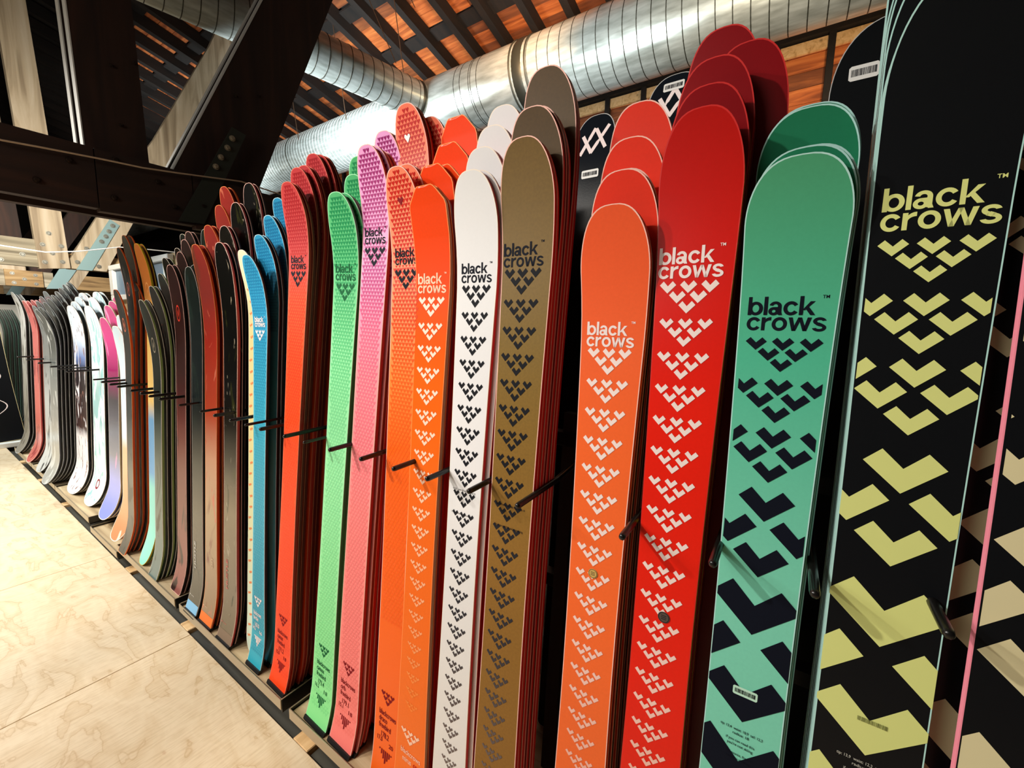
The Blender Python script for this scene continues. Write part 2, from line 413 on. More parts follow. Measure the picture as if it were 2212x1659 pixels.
def ring_mesh(name, r, wdt, hgt, n=40, m=None):
    """a raised seam around the x axis"""
    q = MB(); prof = [(-wdt, 0), (-wdt * 0.5, hgt), (wdt * 0.5, hgt), (wdt, 0)]
    V = []; F = []
    for k in range(n):
        a = 2 * math.pi * k / n
        for px, ph in prof: V.append((px, (r + ph) * math.cos(a), (r + ph) * math.sin(a)))
    for k in range(n):
        for j in range(3):
            F.append((k * 4 + j, k * 4 + j + 1, ((k + 1) % n) * 4 + j + 1, ((k + 1) % n) * 4 + j))
    me = bpy.data.meshes.new(name); me.from_pydata(V, [], F); me.materials.append(m or M_seam)
    me.polygons.foreach_set('use_smooth', [True] * len(F)); me.update()
    return me


DY, DZ, DR = 4.9, 4.67, 0.40
dm = empty('ventilation_duct', (0, DY, DZ), 'large round galvanised spiral duct running above the whole ski row', 'duct')
q = MB(); n = 64; xs_ = [3.6 - 0.5 * i for i in range(55)]
q.add([(x, DR * math.cos(2 * math.pi * k / n), DR * math.sin(2 * math.pi * k / n)) for x in xs_ for k in range(n)],
      [(i * n + k, i * n + (k + 1) % n, (i + 1) * n + (k + 1) % n, (i + 1) * n + k) for i in range(54) for k in range(n)])
q.obj('duct_pipe', M_duct, dm, smooth=True)
me = ring_mesh('duct_seam', DR - 0.001, 0.006, 0.004)
x = 3.5
while x > -5.0:
    if not (-3.75 < x < -3.12 or -4.55 < x < -3.9):
        mobj('duct_seam', me, dm, (x, 0, 0))
    x -= 0.145
for x in (-3.72, -3.62, -4.0): mobj('duct_seam', me, dm, (x, 0, 0))
q = MB(); n = 40; V = []; F = []; cnt = 0
x = -5.2
while x > -16:
    for px, ph in ((-0.008, 0), (0, 0.006), (0.008, 0)):
        for k in range(n):
            a = 2 * math.pi * k / n; V.append((x + px * 0.8, (DR - 0.001 + ph) * math.cos(a), (DR - 0.001 + ph) * math.sin(a)))
    for j in range(2):
        for k in range(n): F.append((cnt + j * n + k, cnt + j * n + (k + 1) % n, cnt + (j + 1) * n + (k + 1) % n, cnt + (j + 1) * n + k))
    cnt += 3 * n; x -= 0.085
q.add(V, F); o = q.obj('fine_duct_seams', mat('bright_seam', (226, 234, 230), 0.35, 0.3), dm, smooth=True); o['kind'] = 'stuff'
me = ring_mesh('duct_collar', DR - 0.001, 0.07, 0.012, 48, M_collar)
mobj('duct_collar', me, dm, (-3.02, 0, 0)); mobj('duct_seam', ring_mesh('duct_seam_wide', DR + 0.004, 0.012, 0.01), dm, (-2.9, 0, 0)); 
mobj('duct_seam', ring_mesh('duct_seam_dark', DR + 0.002, 0.012, 0.012), dm, (-3.12, 0, 0))
me = ring_mesh('duct_flange', DR - 0.001, 0.012, 0.016, 48)
for x in (-8.1, -10.2): mobj('duct_flange', me, dm, (x, 0, 0))
me = None
for x in (-1.1, -4.9, -6.3, -7.7, -9.2):
    q = MB(); q.tube([(x, -0.38, 0.1), (x - 0.25, -0.42, rz(DY - 0.4) - DZ)], 0.006, 6); q.obj('hanger_wire', M_wire, dm)

P0 = Vector((-4.70, DY - DR * 0.9, DZ)); P1 = Vector((-5.42, 0.9, DZ)); dv = (P1 - P0); BL = dv.length
br = empty('branch_duct', P0, 'smaller spiral duct branching off the large duct towards the dark truss', 'duct')
br.rotation_euler = dv.to_track_quat('X', 'Z').to_euler()
BR = 0.235; q = MB(); n = 48
q.add([(x, BR * math.cos(2 * math.pi * k / n), BR * math.sin(2 * math.pi * k / n)) for x in (-0.2, 1, 2, 3, BL) for k in range(n)],
      [(i * n + k, i * n + (k + 1) % n, (i + 1) * n + (k + 1) % n, (i + 1) * n + k) for i in range(4) for k in range(n)])
q.obj('duct_pipe', M_duct, br, smooth=True)
me = ring_mesh('branch_seam', BR - 0.001, 0.005, 0.006, 40)
for i in range(int(BL / 0.135)): mobj('duct_seam', me, br, (0.1 + i * 0.135, 0, 0))
mobj('duct_seam', ring_mesh('branch_end', BR - 0.002, 0.03, 0.012, 40, M_collar), br, (0.02, 0, 0))

# hanging loop of cable under the roof
q = MB(); pts = []
for i in range(15):
    t = i / 14; pts.append((-4.9 + 0.62 * t, 3.75 + 0.35 * t, 5.9 + 0.30 * math.sin(math.pi * t) - 0.45 * t))
q.tube([(-4.9, 3.74, 6.5), (-4.9, 3.75, 5.9)], 0.006, 6); q.tube(pts, 0.006, 6)
q.tube([(-4.95, 3.75, 5.92), (-4.75, 4.2, 5.0)], 0.005, 6)
tag(q.obj('hanging_cable', M_wire), 'thin brown cable hanging in a loop below the orange roof boards', 'cable')

# ------------------------------------------------------------------ trusses
ZR = H


def board(name, poly, x0, x1, m, parent):
    """poly = (y, z relative to the eye) points, extruded from x0 to x1"""
    q = MB(); q.prism([(x0, y, z + ZR) for y, z in poly], (x1 - x0, 0, 0)); return q.obj(name, m, parent)


def bolt_at(x, y, z, parent, r=0.016, m=None):
    q = MB()
    for xa, xb, ra, rb in ((0, 0.006, r * 1.3, r * 1.3), (0.006, 0.016, r, r * 0.7)):
        V = [(x + xa, y + ra * math.cos(k * math.pi / 5), z + ZR + ra * math.sin(k * math.pi / 5)) for k in range(10)] + \
            [(x + xb, y + rb * math.cos(k * math.pi / 5), z + ZR + rb * math.sin(k * math.pi / 5)) for k in range(10)]
        q.add(V, [tuple(range(10)), tuple(range(19, 9, -1))] + [(k, (k + 1) % 10, 10 + (k + 1) % 10, 10 + k) for k in range(10)])
    return q.obj('bolt', m or (M_bolt_d if x > -4 else M_bolt), parent)


t1 = empty('timber_truss', label='dark brown timber truss of doubled planks nearest above the skis', cat='truss')
X1 = -3.2
for xa, xb in ((X1 - 0.05, X1), (X1 - 0.17, X1 - 0.12)):
    board('post', [(0.70, 0.88), (0.967, 0.88), (0.90, 3.9), (0.64, 3.9)], xa, xb, M_darkwood, t1)
    board('diagonal', [(1.08, 0.905), (1.02, 0.62), (1.40, 0.62), (1.52, 0.80), (2.02, 2.05), (2.70, 3.75), (2.30, 3.75), (1.77, 2.40)], xa + 0.001, xb + 0.001, M_darkwood, t1)
for xa, xb in ((X1 - 0.051, X1 + 0.002), (X1 - 0.171, X1 - 0.118)):  # light catching the plank edges, put in as thin white strips
    board('lit_edge_strip', [(0.694, 0.9), (0.6995, 0.9), (0.6395, 3.9), (0.634, 3.9)], xa, xb, M_white, t1)
    board('lit_edge_strip', [(1.072, 0.905), (1.079, 0.905), (1.770, 2.41), (2.299, 3.75), (2.290, 3.75), (1.763, 2.412)], xa, xb, M_white, t1)
board('chord', [(-1.8, 0.575), (4.3, 0.615), (4.3, 0.90), (-1.8, 0.895)], X1 - 0.235, X1 - 0.175, M_darkwood_h, t1)
for ya, yb, dz in ((-1.8, 0.715, 0), (0.72, 1.15, 0.002), (1.155, 4.3, 0)):
    board('chord', [(ya, 0.575 + dz), (yb, 0.59 + dz), (yb, 0.896 - dz), (ya, 0.896 - dz)], X1 + 0.002, X1 + 0.062, M_darkwood_h, t1)
board('metal_strap', [(1.391, 1.254), (1.475, 1.235), (1.197, 0.61), (1.064, 0.60)], X1 + 0.064, X1 + 0.072, M_darksteel, t1)
for y, z in ((1.387, 1.182), (1.356, 1.114), (1.314, 1.043), (1.282, 0.976)): bolt_at(X1 + 0.074, y, z, t1, 0.014, M_bolt_t)
for y, z in ((0.837, 1.366), (0.968 - 0.03, 1.428), (0.855, 1.071), (1.609, 1.552), (1.46, 1.487)): bolt_at(X1 + 0.001, y, z, t1, 0.007)
for y, z in ((0.80, 0.86), (0.62, 0.8), (0.98, 0.80), (0.78, 0.66), (1.2, 0.72), (1.05, 0.68), (0.5, 0.67)): bolt_at(X1 + 0.062, y, z, t1, 0.012)

t2 = empty('timber_truss', label='brightly lit whitewashed truss behind the dark one, with a pale blue steel strap', cat='truss')
X2 = -8.0
board('post', [(1.20, 0.62), (1.476, 0.66), (1.35, 3.8), (1.09, 3.8)], X2 - 0.05, X2 + 0.05, M_pale, t2)
board('diagonal', [(1.483, 0.78), (1.49, 0.66), (1.825, 0.66), (2.18, 1.42), (2.65, 2.27), (3.41, 3.59), (3.75, 4.6), (3.42, 4.6), (3.29, 4.28), (2.49, 2.63), (1.81, 1.425)], X2 - 0.05, X2 + 0.045, M_pale, t2)
board('metal_strap', [(1.91, 1.374), (2.007, 1.31), (1.68, 0.654), (1.527, 0.647)], X2 + 0.047, X2 + 0.06, M_bluesteel, t2)
board('chord', [(-2.5, 0.62), (1.205, 0.64), (1.19, 0.975), (-2.5, 0.95)], X2 - 0.06, X2 + 0.03, M_pale_h, t2)
board('chord', [(1.47, 0.66), (4.2, 0.68), (4.2, 0.9), (1.44, 0.86)], X2 - 0.16, X2 - 0.055, M_tan_h, t2)
board('post', [(0.78, 0.95), (1.13, 0.95), (1.0, 3.8), (0.66, 3.8)], X2 - 0.35, X2 - 0.25, M_darkwood, t2)
for y, z in ((1.933, 1.29), (1.889, 1.207), (1.851, 1.133), (1.803, 1.056)): bolt_at(X2 + 0.06, y, z, t2, 0.022)
for y, z in ((1.649, 0.939), (1.546, 0.75), (1.251, 0.923), (1.413, 0.929), (1.327, 0.828), (1.253, 0.708), (1.409, 0.731), (1.315, 1.071), (1.75, 0.72)): bolt_at(X2 + 0.05, y, z, t2, 0.02)
for y, z in ((1.074, 0.777), (0.896, 0.69)): bolt_at(X2 + 0.03, y, z, t2, 0.02)

for k, (X3, lab) in enumerate(((-12.8, 'third timber truss, pale planks with a blue strap, seen below the whitewashed one'), (-17.6, 'farthest timber truss, a thin pale line above the snowboards'))):
    t3 = empty('timber_truss', label=lab, cat='truss')
    board('chord', [(-3, 0.62), (2.1, 0.63), (2.1, 0.93), (-3, 0.93)], X3 - 0.05, X3 + 0.05, M_pale_h, t3)
    board('chord', [(2.25, 0.62), (5, 0.62), (5, 0.92), (2.5, 0.92)], X3 - 0.05, X3 + 0.05, M_tan_h, t3)
    board('chord', [(1.45, 0.62), (1.95, 0.62), (1.95, 0.93), (1.45, 0.93)], X3 + 0.05, X3 + 0.09, M_tan_h, t3)
    board('metal_strap', [(1.98, 0.60), (2.22, 0.62), (2.6, 1.30), (2.36, 1.34)], X3 + 0.055, X3 + 0.075, M_bluesteel, t3)
    board('diagonal', [(2.0, 0.62), (2.42, 0.62), (4.6, 4.6), (4.2, 4.6)], X3 - 0.04, X3 + 0.052, M_pale, t3)
    board('diagonal', [(1.75, 0.93), (2.1, 0.93), (3.7, 3.8), (3.35, 3.8)], X3 - 0.3, X3 - 0.2, M_darkwood, t3)
    board('post', [(1.3, 0.62), (1.75, 0.62), (1.65, 4), (1.25, 4)], X3 - 0.05, X3 + 0.049, M_pale, t3)
    for y, z in ((1.55, 0.86), (1.85, 0.85), (1.7, 0.76), (1.56, 0.68), (1.85, 0.68)): bolt_at(X3 + 0.09, y, z, t3, 0.025)

q = MB(); q.tube([(-3.11, y, z + ZR) for y, z in ((0.2, 0.83), (0.40, 0.81), (0.52, 0.822), (0.74, 0.84), (0.91, 0.85), (1.08, 0.873), (1.42, 0.925), (1.9, 0.90))], 0.0045, 6)
tag(q.obj('rope', M_rope), 'tan twisted rope sagging across the dark truss chord', 'rope')
q = MB(); q.tube([(-6.0, y, z + ZR) for y, z in ((-0.4, 0.72), (0.3, 0.66), (0.682, 0.643), (0.962, 0.627), (1.185, 0.672), (1.505, 0.767), (1.658, 0.778), (1.903, 0.788), (2.266, 0.798))], 0.006, 6)
tag(q.obj('white_cable', M_cable), 'white cable sagging in front of the whitewashed truss', 'cable')

# ------------------------------------------------------------------ partition with framed window behind the far boards
pw = empty('wall_partition', kind='structure')
q = MB(); q.box(-7.0, -4.35, 1.66, 1.72, 0, ZR + 0.66); q.obj('plywood_panel', M_trayply, pw)
wn = empty('window_1', kind='structure')
x0, x1, z0, z1 = -6.9, -5.05, ZR + 0.235, ZR + 0.645; t = 0.13
for a in ((x0, x1, z1 - 0.06, z1), (x0, x1, z0, z0 + 0.06), (x0, x0 + t, z0 + 0.061, z1 - 0.061), (x1 - t, x1, z0 + 0.061, z1 - 0.061)):
    q = MB(); q.bevbox(a[0], a[1], 1.60, 1.655, a[2], a[3], 0.006); q.obj('window_frame', M_white, wn)
q = MB(); q.box(x0 + t, x1 - t, 1.635, 1.645, z0 + 0.06, z1 - 0.06); q.obj('window_pane', M_glass, wn)

# ------------------------------------------------------------------ skis
TH = R(3.5); ZT = 0.155; YF = 0.702; DZP = 0.02
ORD = ['front', 'second', 'third', 'fourth', 'fifth', 'sixth', 'seventh', 'eighth', 'ninth', 'tenth', 'eleventh', 'twelfth']


class Shape:
    """outline and side profile of one ski; x across, s along, front is -y"""

    def __init__(s, L, wt, ww, wl, lt=0.12, tip='round', tail='flat', tc=0.05, tcl=0.28, bc=0.012, bcl=0.14, t=0.011, e=0.0016):
        s.__dict__.update(locals()); del s.__dict__['s']
        s.st = s.stations()

    def hw(s, z):
        L = s.L; z1 = L * 0.42; zt = L - s.lt; zb = 0.10
        if z < z1: k = max(0, (z1 - z) / (z1 - zb)); w_ = s.ww + (s.wl - s.ww) * min(1, k) ** 1.6
        else: k = min(1, (z - z1) / (zt - z1)); w_ = s.ww + (s.wt - s.ww) * k ** 1.8
        return w_ / 2

    def stations(s):
        L = s.L; out = []
        if s.tail == 'flat':
            W = s.hw(0.03)
            out += [(0, 0.0), (0, W * 0.80), (0.002, W * 0.90), (0.007, W * 0.97), (0.016, W)]
        else:
            lb = 0.07 if s.tail == 'round' else 0.10
            W = s.hw(lb)
            for k in range(0, 9):
                a = math.pi / 2 * (1 - k / 8); out.append((lb - lb * math.sin(a), W * math.cos(a) ** 0.75))
        z = out[-1][0]; zt = L - s.lt
        nb = 26
        for k in range(1, nb):
            # denser towards both curled ends
            u = k / nb; u = 0.5 - 0.5 * math.cos(math.pi * u)
            zz = z + (zt - z) * u; out.append((zz, s.hw(zz)))
        W = s.hw(zt)
        if s.tip == 'round':
            for k in range(0, 15):
                a = math.pi / 2 * k / 14; out.append((zt + s.lt * math.sin(a), W * max(0, math.cos(a)) ** 0.72))
        else:
            out += [(zt, W), (L - 0.045, W * 0.99), (L - 0.034, W * 0.94), (L - 0.010, W * 0.60), (L - 0.003, W * 0.48), (L, W * 0.38), (L, 0)]
        return out

    def curve(s, z):
        y = 0.0
        if z > s.L - s.tcl: y -= s.tc * ((z - (s.L - s.tcl)) / s.tcl) ** 2.2
        if z < s.bcl: y -= s.bc * ((s.bcl - z) / s.bcl) ** 2
        return y

    def th(s, z):
        return s.t * (0.6 + 0.4 * min(1, z / 0.3, (s.L - z) / 0.3)) if 0 < z < s.L else s.t * 0.6

    def P(s, x, z, off=0.0):
        return (x, s.curve(z) - s.th(z) / 2 - off, z)

    def B(s, x, z):
        return (x, s.curve(z) + s.th(z) / 2, z)

    def wat(s, z):
        st = s.st
        for i in range(len(st) - 1):
            if st[i][0] <= z <= st[i + 1][0] and st[i + 1][0] > st[i][0]:
                k = (z - st[i][0]) / (st[i + 1][0] - st[i][0]); return st[i][1] + k * (st[i + 1][1] - st[i][1])
        return 0


def mesh_obj(name, V, F, m, parent, smooth=False):
    me = bpy.data.meshes.new(name); me.from_pydata(V, [], F)
    me.materials.append(m)
    if smooth: me.polygons.foreach_set('use_smooth', [True] * len(F))
    me.update(); return mobj(name, me, parent)


def build_body(sh, parent, mtop, mside, mrim, mbase):
    st = sh.st; n = len(st); e = sh.e; L = sh.L
    inn = [(e + (L - 2 * e) * z / L, max(0.0, w_ - e * (1 if w_ > e * 2 else 0.5))) for z, w_ in st]
    V = []; F = []
    for z, w_ in inn:
        for x in (-w_, 0, w_): V.append(sh.P(x, z))
    for i in range(n - 1):
        for j in range(2):
            a = i * 3 + j; F.append((a, a + 1, a + 4, a + 3))
    mesh_obj('top_sheet', V, F, mtop, parent, True)
    # rim
    V = []; F = []
    for (z, w_), (zi, wi) in zip(st, inn):
        V += [sh.P(-wi, zi), sh.P(-w_, z), sh.P(wi, zi), sh.P(w_, z), (-w_, sh.P(0, z)[1] + 0.0022, z), (w_, sh.P(0, z)[1] + 0.0022, z)]
    for i in range(n - 1):
        a = i * 6; b_ = a + 6
        F += [(a + 1, a, b_, b_ + 1), (a + 2, a + 3, b_ + 3, b_ + 2), (a + 4, a + 1, b_ + 1, b_ + 4), (a + 3, a + 5, b_ + 5, b_ + 3)]
    F += [(0, 1, 3, 2)] if False else []
    mesh_obj('rim', V, F, mrim, parent)
    # sidewalls and base
    V = []; F = []
    for z, w_ in st:
        y0 = sh.P(0, z)[1] + 0.0022; y1 = sh.B(0, z)[1]
        V += [(-w_, y0, z), (w_, y0, z), (w_, y1, z), (-w_, y1, z)]
    for i in range(n - 1):
        a = i * 4; b_ = a + 4
        F += [(a, b_, b_ + 3, a + 3), (a + 1, a + 2, b_ + 2, b_ + 1), (a + 3, b_ + 3, b_ + 2, a + 2)]
    mesh_obj('sidewall', V, F, mside, parent)
    if mbase:   # dark tail protector wrapped round the bottom end
        w0 = sh.hw(0.03); q = MB(); c = sh.curve(0.0); c2 = sh.curve(0.012)
        q.prism([(-w0, c2 - 0.0075, 0.013), (-w0, c - 0.0085, 0.003), (-w0 * 0.9, c - 0.0085, 0.0), (w0 * 0.9, c - 0.0085, 0.0), (w0, c - 0.0085, 0.003), (w0, c2 - 0.0075, 0.013)], (0, 0.016, 0))
        q.obj('tail_protector', mbase, parent)


def clip(poly, a, b_, c):
    out = []
    for i in range(len(poly)):
        p, q_ = poly[i], poly[(i + 1) % len(poly)]
        dp = a * p[0] + b_ * p[1] - c; dq = a * q_[0] + b_ * q_[1] - c
        if dp <= 0: out.append(p)
        if (dp < 0 < dq) or (dq < 0 < dp):
            t_ = dp / (dp - dq); out.append((p[0] + (q_[0] - p[0]) * t_, p[1] + (q_[1] - p[1]) * t_))
    return out


class Print:
    """flat print draped over the top sheet"""

    def __init__(s, sh, off=0.0006, dz=DZP): s.sh = sh; s.V = []; s.F = []; s.off = off; s.dz = dz

    def poly(s, pts, lim=None):
        if lim:
            pts = clip(clip(pts, 1, 0, lim), -1, 0, lim)
        if len(pts) < 3: return
        o = len(s.V); s.V += [s.sh.P(x, z - s.dz, s.off) for x, z in pts]; s.F.append(tuple(range(o, o + len(pts))))

    def chevron(s, cx, zb, v, lim, hs=1.0):
        """zb = height of the lowest point, v = width"""
        a, b_, c, d, e_, f = (0, 0), (0.5 * v, 0.46 * v * hs), (0.275 * v, 0.68 * v * hs), (0, 0.40 * v * hs), (-0.275 * v, 0.68 * v * hs), (-0.5 * v, 0.46 * v * hs)
        A = [(cx + x, zb + z) for x, z in (a, b_, c, d)]; B_ = [(cx + x, zb + z) for x, z in (a, d, e_, f)]
        s.poly(A, lim); s.poly(B_, lim)

    def group(s, cx, zb, v, lim, drop=0.56, pitch=1.23, hs=1.0):
        """inverted triangle of six chevrons, zb = lowest point of the lowest"""
        for r_, nn in ((0, 1), (1, 2), (2, 3)):
            for k in range(nn): s.chevron(cx + (k - (nn - 1) / 2) * pitch * v, zb + r_ * drop * v * hs, v, lim, hs)

    def heart(s, cx, cz, w_):
        s.poly([(cx + x * w_, cz + z * w_) for x, z in ((0, -0.5), (0.5, 0.12), (0.44, 0.36), (0.22, 0.42), (0, 0.2))])
        s.poly([(cx + x * w_, cz + z * w_) for x, z in ((0, -0.5), (0, 0.2), (-0.22, 0.42), (-0.44, 0.36), (-0.5, 0.12))])

    def text(s, body, x0, z0, wdt, hs, bold=0.022, rot=0):
        vs, fs, mn, mx = glyphs(body, bold)
        k = wdt / (mx - mn); o = len(s.V)
        for x, y in vs:
            a, b_ = (x - mn) * k, y * hs
            if rot: a, b_ = -b_, a
            s.V.append(s.sh.P(x0 + a, z0 + b_ - s.dz, s.off + 0.0001))
        for f in fs: s.F.append(tuple(i + o for i in f))

    def done(s, name, m, parent, kind=None):
        if not s.F: return
        o = mesh_obj(name, s.V, s.F, m, parent)
        if kind: o['kind'] = kind
        return o


_G = {}


def glyphs(body, bold):
    if (body, bold) in _G: return _G[(body, bold)]
    cu = bpy.data.curves.new('t', 'FONT'); cu.body = body; cu.size = 1; cu.offset = bold; cu.resolution_u = 3
    ob = bpy.data.objects.new('t', cu); me = ob.to_mesh()
    vs = [(v.co.x, v.co.y) for v in me.vertices]; fs = [tuple(p.vertices) for p in me.polygons]
    ob.to_mesh_clear(); bpy.data.objects.remove(ob); bpy.data.curves.remove(cu)
    mn = min(v[0] for v in vs); mx = max(v[0] for v in vs)
    _G[(body, bold)] = (vs, fs, mn, mx)
    return _G[(body, bold)]


def _ring(cx, cy, ro, so, ri, si, a0, a1, n=20):
    out = []
    for k in range(n):
        t0 = R(a0 + (a1 - a0) * k / n); t1_ = R(a0 + (a1 - a0) * (k + 1) / n)
        out.append([(cx + ri * math.cos(t0), cy + si * math.sin(t0)), (cx + ro * math.cos(t0), cy + so * math.sin(t0)),
                    (cx + ro * math.cos(t1_), cy + so * math.sin(t1_)), (cx + ri * math.cos(t1_), cy + si * math.sin(t1_))])
    return out


def _bar(x0, x1, y0, y1): return [[(x0, y0), (x1, y0), (x1, y1), (x0, y1)]]


# wide bold grotesque letters, x-height 1
LET = {
    'b': (1.16, _bar(0, 0.28, 0, 1.38) + _ring(0.60, 0.5, 0.56, 0.52, 0.27, 0.30, 0, 360, 28)),
    'l': (0.28, _bar(0, 0.28, 0, 1.38)),
    'a': (1.04, _bar(0.69, 0.97, 0.05, 0.66) + [[(0.72, 0.2), (0.78, 0), (1.06, 0), (0.97, 0.22)]] + _ring(0.51, 0.66, 0.46, 0.36, 0.19, 0.155, 0, 168, 14) + _ring(0.40, 0.29, 0.40, 0.31, 0.15, 0.11, 0, 360, 24) + _bar(0.40, 0.75, 0.40, 0.60)),
    'c': (1.08, _ring(0.56, 0.5, 0.56, 0.52, 0.28, 0.29, 32, 328, 26)),
    'k': (1.14, _bar(0, 0.28, 0, 1.38) + [[(0.22, 0.36), (0.42, 0.36), (1.10, 1.0), (0.76, 1.0)], [(0.40, 0.52), (0.62, 0.66), (1.16, 0), (0.82, 0)]]),
    'r': (0.72, _bar(0, 0.28, 0, 1.0) + _ring(0.68, 0.50, 0.54, 0.52, 0.40, 0.27, 90, 172, 8) + _bar(0.66, 0.72, 0.77, 1.02)),
    'o': (1.14, _ring(0.57, 0.5, 0.57, 0.52, 0.29, 0.29, 0, 360, 30)),
    'w': (1.66, [[(0, 1.0), (0.29, 1.0), (0.57, 0), (0.30, 0)], [(0.30, 0), (0.57, 0), (0.95, 1.0), (0.70, 1.0)], [(0.71, 1.0), (0.96, 1.0), (1.36, 0), (1.09, 0)], [(1.09, 0), (1.36, 0), (1.66, 1.0), (1.37, 1.0)]]),
    's': (0.98, _ring(0.49, 0.73, 0.46, 0.29, 0.19, 0.09, 12, 250, 18) + _ring(0.49, 0.27, 0.49, 0.29, 0.22, 0.09, -170, 78, 18) + [[(0.24, 0.46), (0.50, 0.36), (0.72, 0.54), (0.46, 0.65)]]),
}


def word(pr, t_, x0, z0, k, hs, gap=0.075):
    x = 0
    for ch in t_:
        w_, ps = LET[ch]
        for p in ps: pr.poly([(x0 + (x + a) * k, z0 + b_ * hs) for a, b_ in p])
        x += w_ + gap


def logo(pr, cx, z, W, tm=True):
    """two-line word mark; z = baseline of the lower word, W = its width"""
    wt = lambda t_: sum(LET[c][0] for c in t_) + 0.075 * (len(t_) - 1)
    k = W / wt('crows'); hs = 0.198 * W; of = pr.off; pr.off += 0.0001
    word(pr, 'crows', cx - W / 2, z, k, hs); word(pr, 'black', cx - W / 2, z + 0.232 * W, k, hs)
    pr.off = of
    if tm: pr.text('TM', cx + W * 0.42, z + 0.47 * W, W * 0.08, 0.065 * W, 0.012)


def ski_root(name, X, dY, tilt, label, cat, group, zt=ZT, y0=YF):
    o = empty(name, (X, y0 + dY, zt), label, cat, group)
    o.rotation_euler = (-TH, R(0) + tilt, 0)
    return o


def hearts(sh, parent, m, z0, z1, w_=0.0116, px=0.0128, pz=0.0104):
    pr = Print(sh, 0.0004, 0); z = z0; r_ = 0
    while z < z1:
        lim = sh.wat(z + w_ * 0.2) - w_ * 0.75; lim2 = sh.wat(min(z + w_, sh.L - 0.001)) - w_ * 0.55; lim = min(lim, lim2)
        k = -8
        while k <= 8:
            x = (k + (0.5 if r_ % 2 else 0)) * px
            if abs(x) < lim: pr.heart(x, z, w_)
            k += 1
        z += pz; r_ += 1
    pr.done('heart_pattern', m, parent, 'stuff')


def stack(name, X, tilt, items, spec, desc, where, cat='ski', zt=ZT, y0=YF, word='stack'):
    """items: (length, depth offset, sideways offset); the first one is at the front"""
    out = []
    seen_l = {}
    for i, it in enumerate(items):
        L, d, dx = (it + (0,))[:3]
        k = dict(spec['shape'])
        sh = Shape(L - (0.02 if zt == ZT else 0), *k.pop('w'), **k)
        lab = ('%s, %s, %s' % (desc, 'front of stack' if i == 0 else (ORD[i] + ' in stack'), where)) if len(items) > 1 else '%s %s' % (desc, where)
        o = ski_root(name, X + dx, d, tilt, lab, cat, '%s %s' % (desc, where) if len(items) > 1 else None, zt, y0)
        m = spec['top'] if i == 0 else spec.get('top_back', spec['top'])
        if isinstance(m, (list, tuple)): m = m[i % len(m)]
        build_body(sh, o, m, spec['side'] if not isinstance(spec['side'], (list, tuple)) else spec['side'][i % len(spec['side'])], spec['rim'], spec.get('tailcap'))
        f = spec.get('front' if i == 0 else 'back')
        if f: f(sh, o, i)
        out.append((o, sh))
    return out


# shared side, rim and print materials
S_red = mat('red_sidewall', (206, 34, 28), 0.4); S_dkred = mat('dark_red_sidewall', (120, 18, 20), 0.4); S_blk = mat('black_sidewall', (22, 20, 22), 0.4)
S_org = mat('orange_sidewall', (236, 78, 22), 0.4); S_coralpink = mat('pink_red_sidewall', (214, 84, 84), 0.4); S_teal = mat('dark_teal_sidewall', (18, 60, 66), 0.4)
S_cream = mat('cream_rim', (246, 236, 220), 0.4); S_pinkrim = mat('pale_pink_rim', (250, 200, 186), 0.4); S_gold = mat('golden_rim', (220, 160, 70), 0.35)
S_mint = mat('mint_sidewall', (184, 230, 224), 0.4); S_pink = mat('pink_sidewall', (252, 150, 170), 0.4); S_green = mat('green_sidewall', (44, 128, 74), 0.4)
S_grey = mat('grey_rim', (190, 190, 188), 0.4); S_orrim = mat('orange_rim', (255, 150, 80), 0.4); S_wood = mat('wood_core_edge', (206, 172, 128), 0.5)
S_redrim = mat('bright_red_rim', (206, 34, 30), 0.4); S_gr = mat('pale_green_rim', (170, 240, 190), 0.4); S_blurim = mat('pale_blue_rim', (190, 226, 236), 0.4)
S_lime = mat('lime_sidewall', (150, 176, 100), 0.45); S_yel = mat('yellow_sidewall', (206, 176, 30), 0.4)
P_black = mat('black_ink', (16, 20, 32), 0.4); P_white = mat('white_ink', (242, 226, 224), 0.4); P_yel = mat('yellow_ink', (218, 224, 140), 0.38)
P_tan = mat('cream_ink', (222, 212, 168), 0.38); P_dkgreen = mat('dark_green_ink', (20, 96, 56), 0.4); P_dkred = mat('dark_red_ink', (130, 22, 32), 0.4)
P_palepeach = mat('pale_peach_ink', (255, 206, 178), 0.4); P_red = mat('red_ink', (196, 30, 26), 0.4); P_peachfade = top_mat('fading_peach_ink', [(0.0, (250, 120, 40)), (0.35, (250, 140, 60)), (0.8, (252, 196, 160)), (1.2, (250, 222, 206))], 0.4, 0)
P_dkfade = top_mat('fading_dark_ink', [(0.1, (130, 112, 104)), (0.6, (50, 48, 54)), (1.0, (10, 13, 22))], 0.75, 0)
P_wfade = top_mat('fading_white_ink', [(0.1, (244, 150, 120)), (0.5, (244, 190, 174)), (1.0, (242, 224, 220))], 0.7, 0)
TCAP = mat('black_tail_cap', (16, 15, 16), 0.5)


def small_run(pr, cx, z, v0, v1, zend, step, lim, hs=1.0):
    """the column of chevron triangles getting smaller towards the tail"""
    z0 = z
    while z > zend:
        k = (z0 - z) / max(0.01, z0 - zend); v = v0 + (v1 - v0) * k
        pr.group(cx, z, v, lim, 0.56, 1.3, hs)
        z -= step * (1 - 0.28 * k)


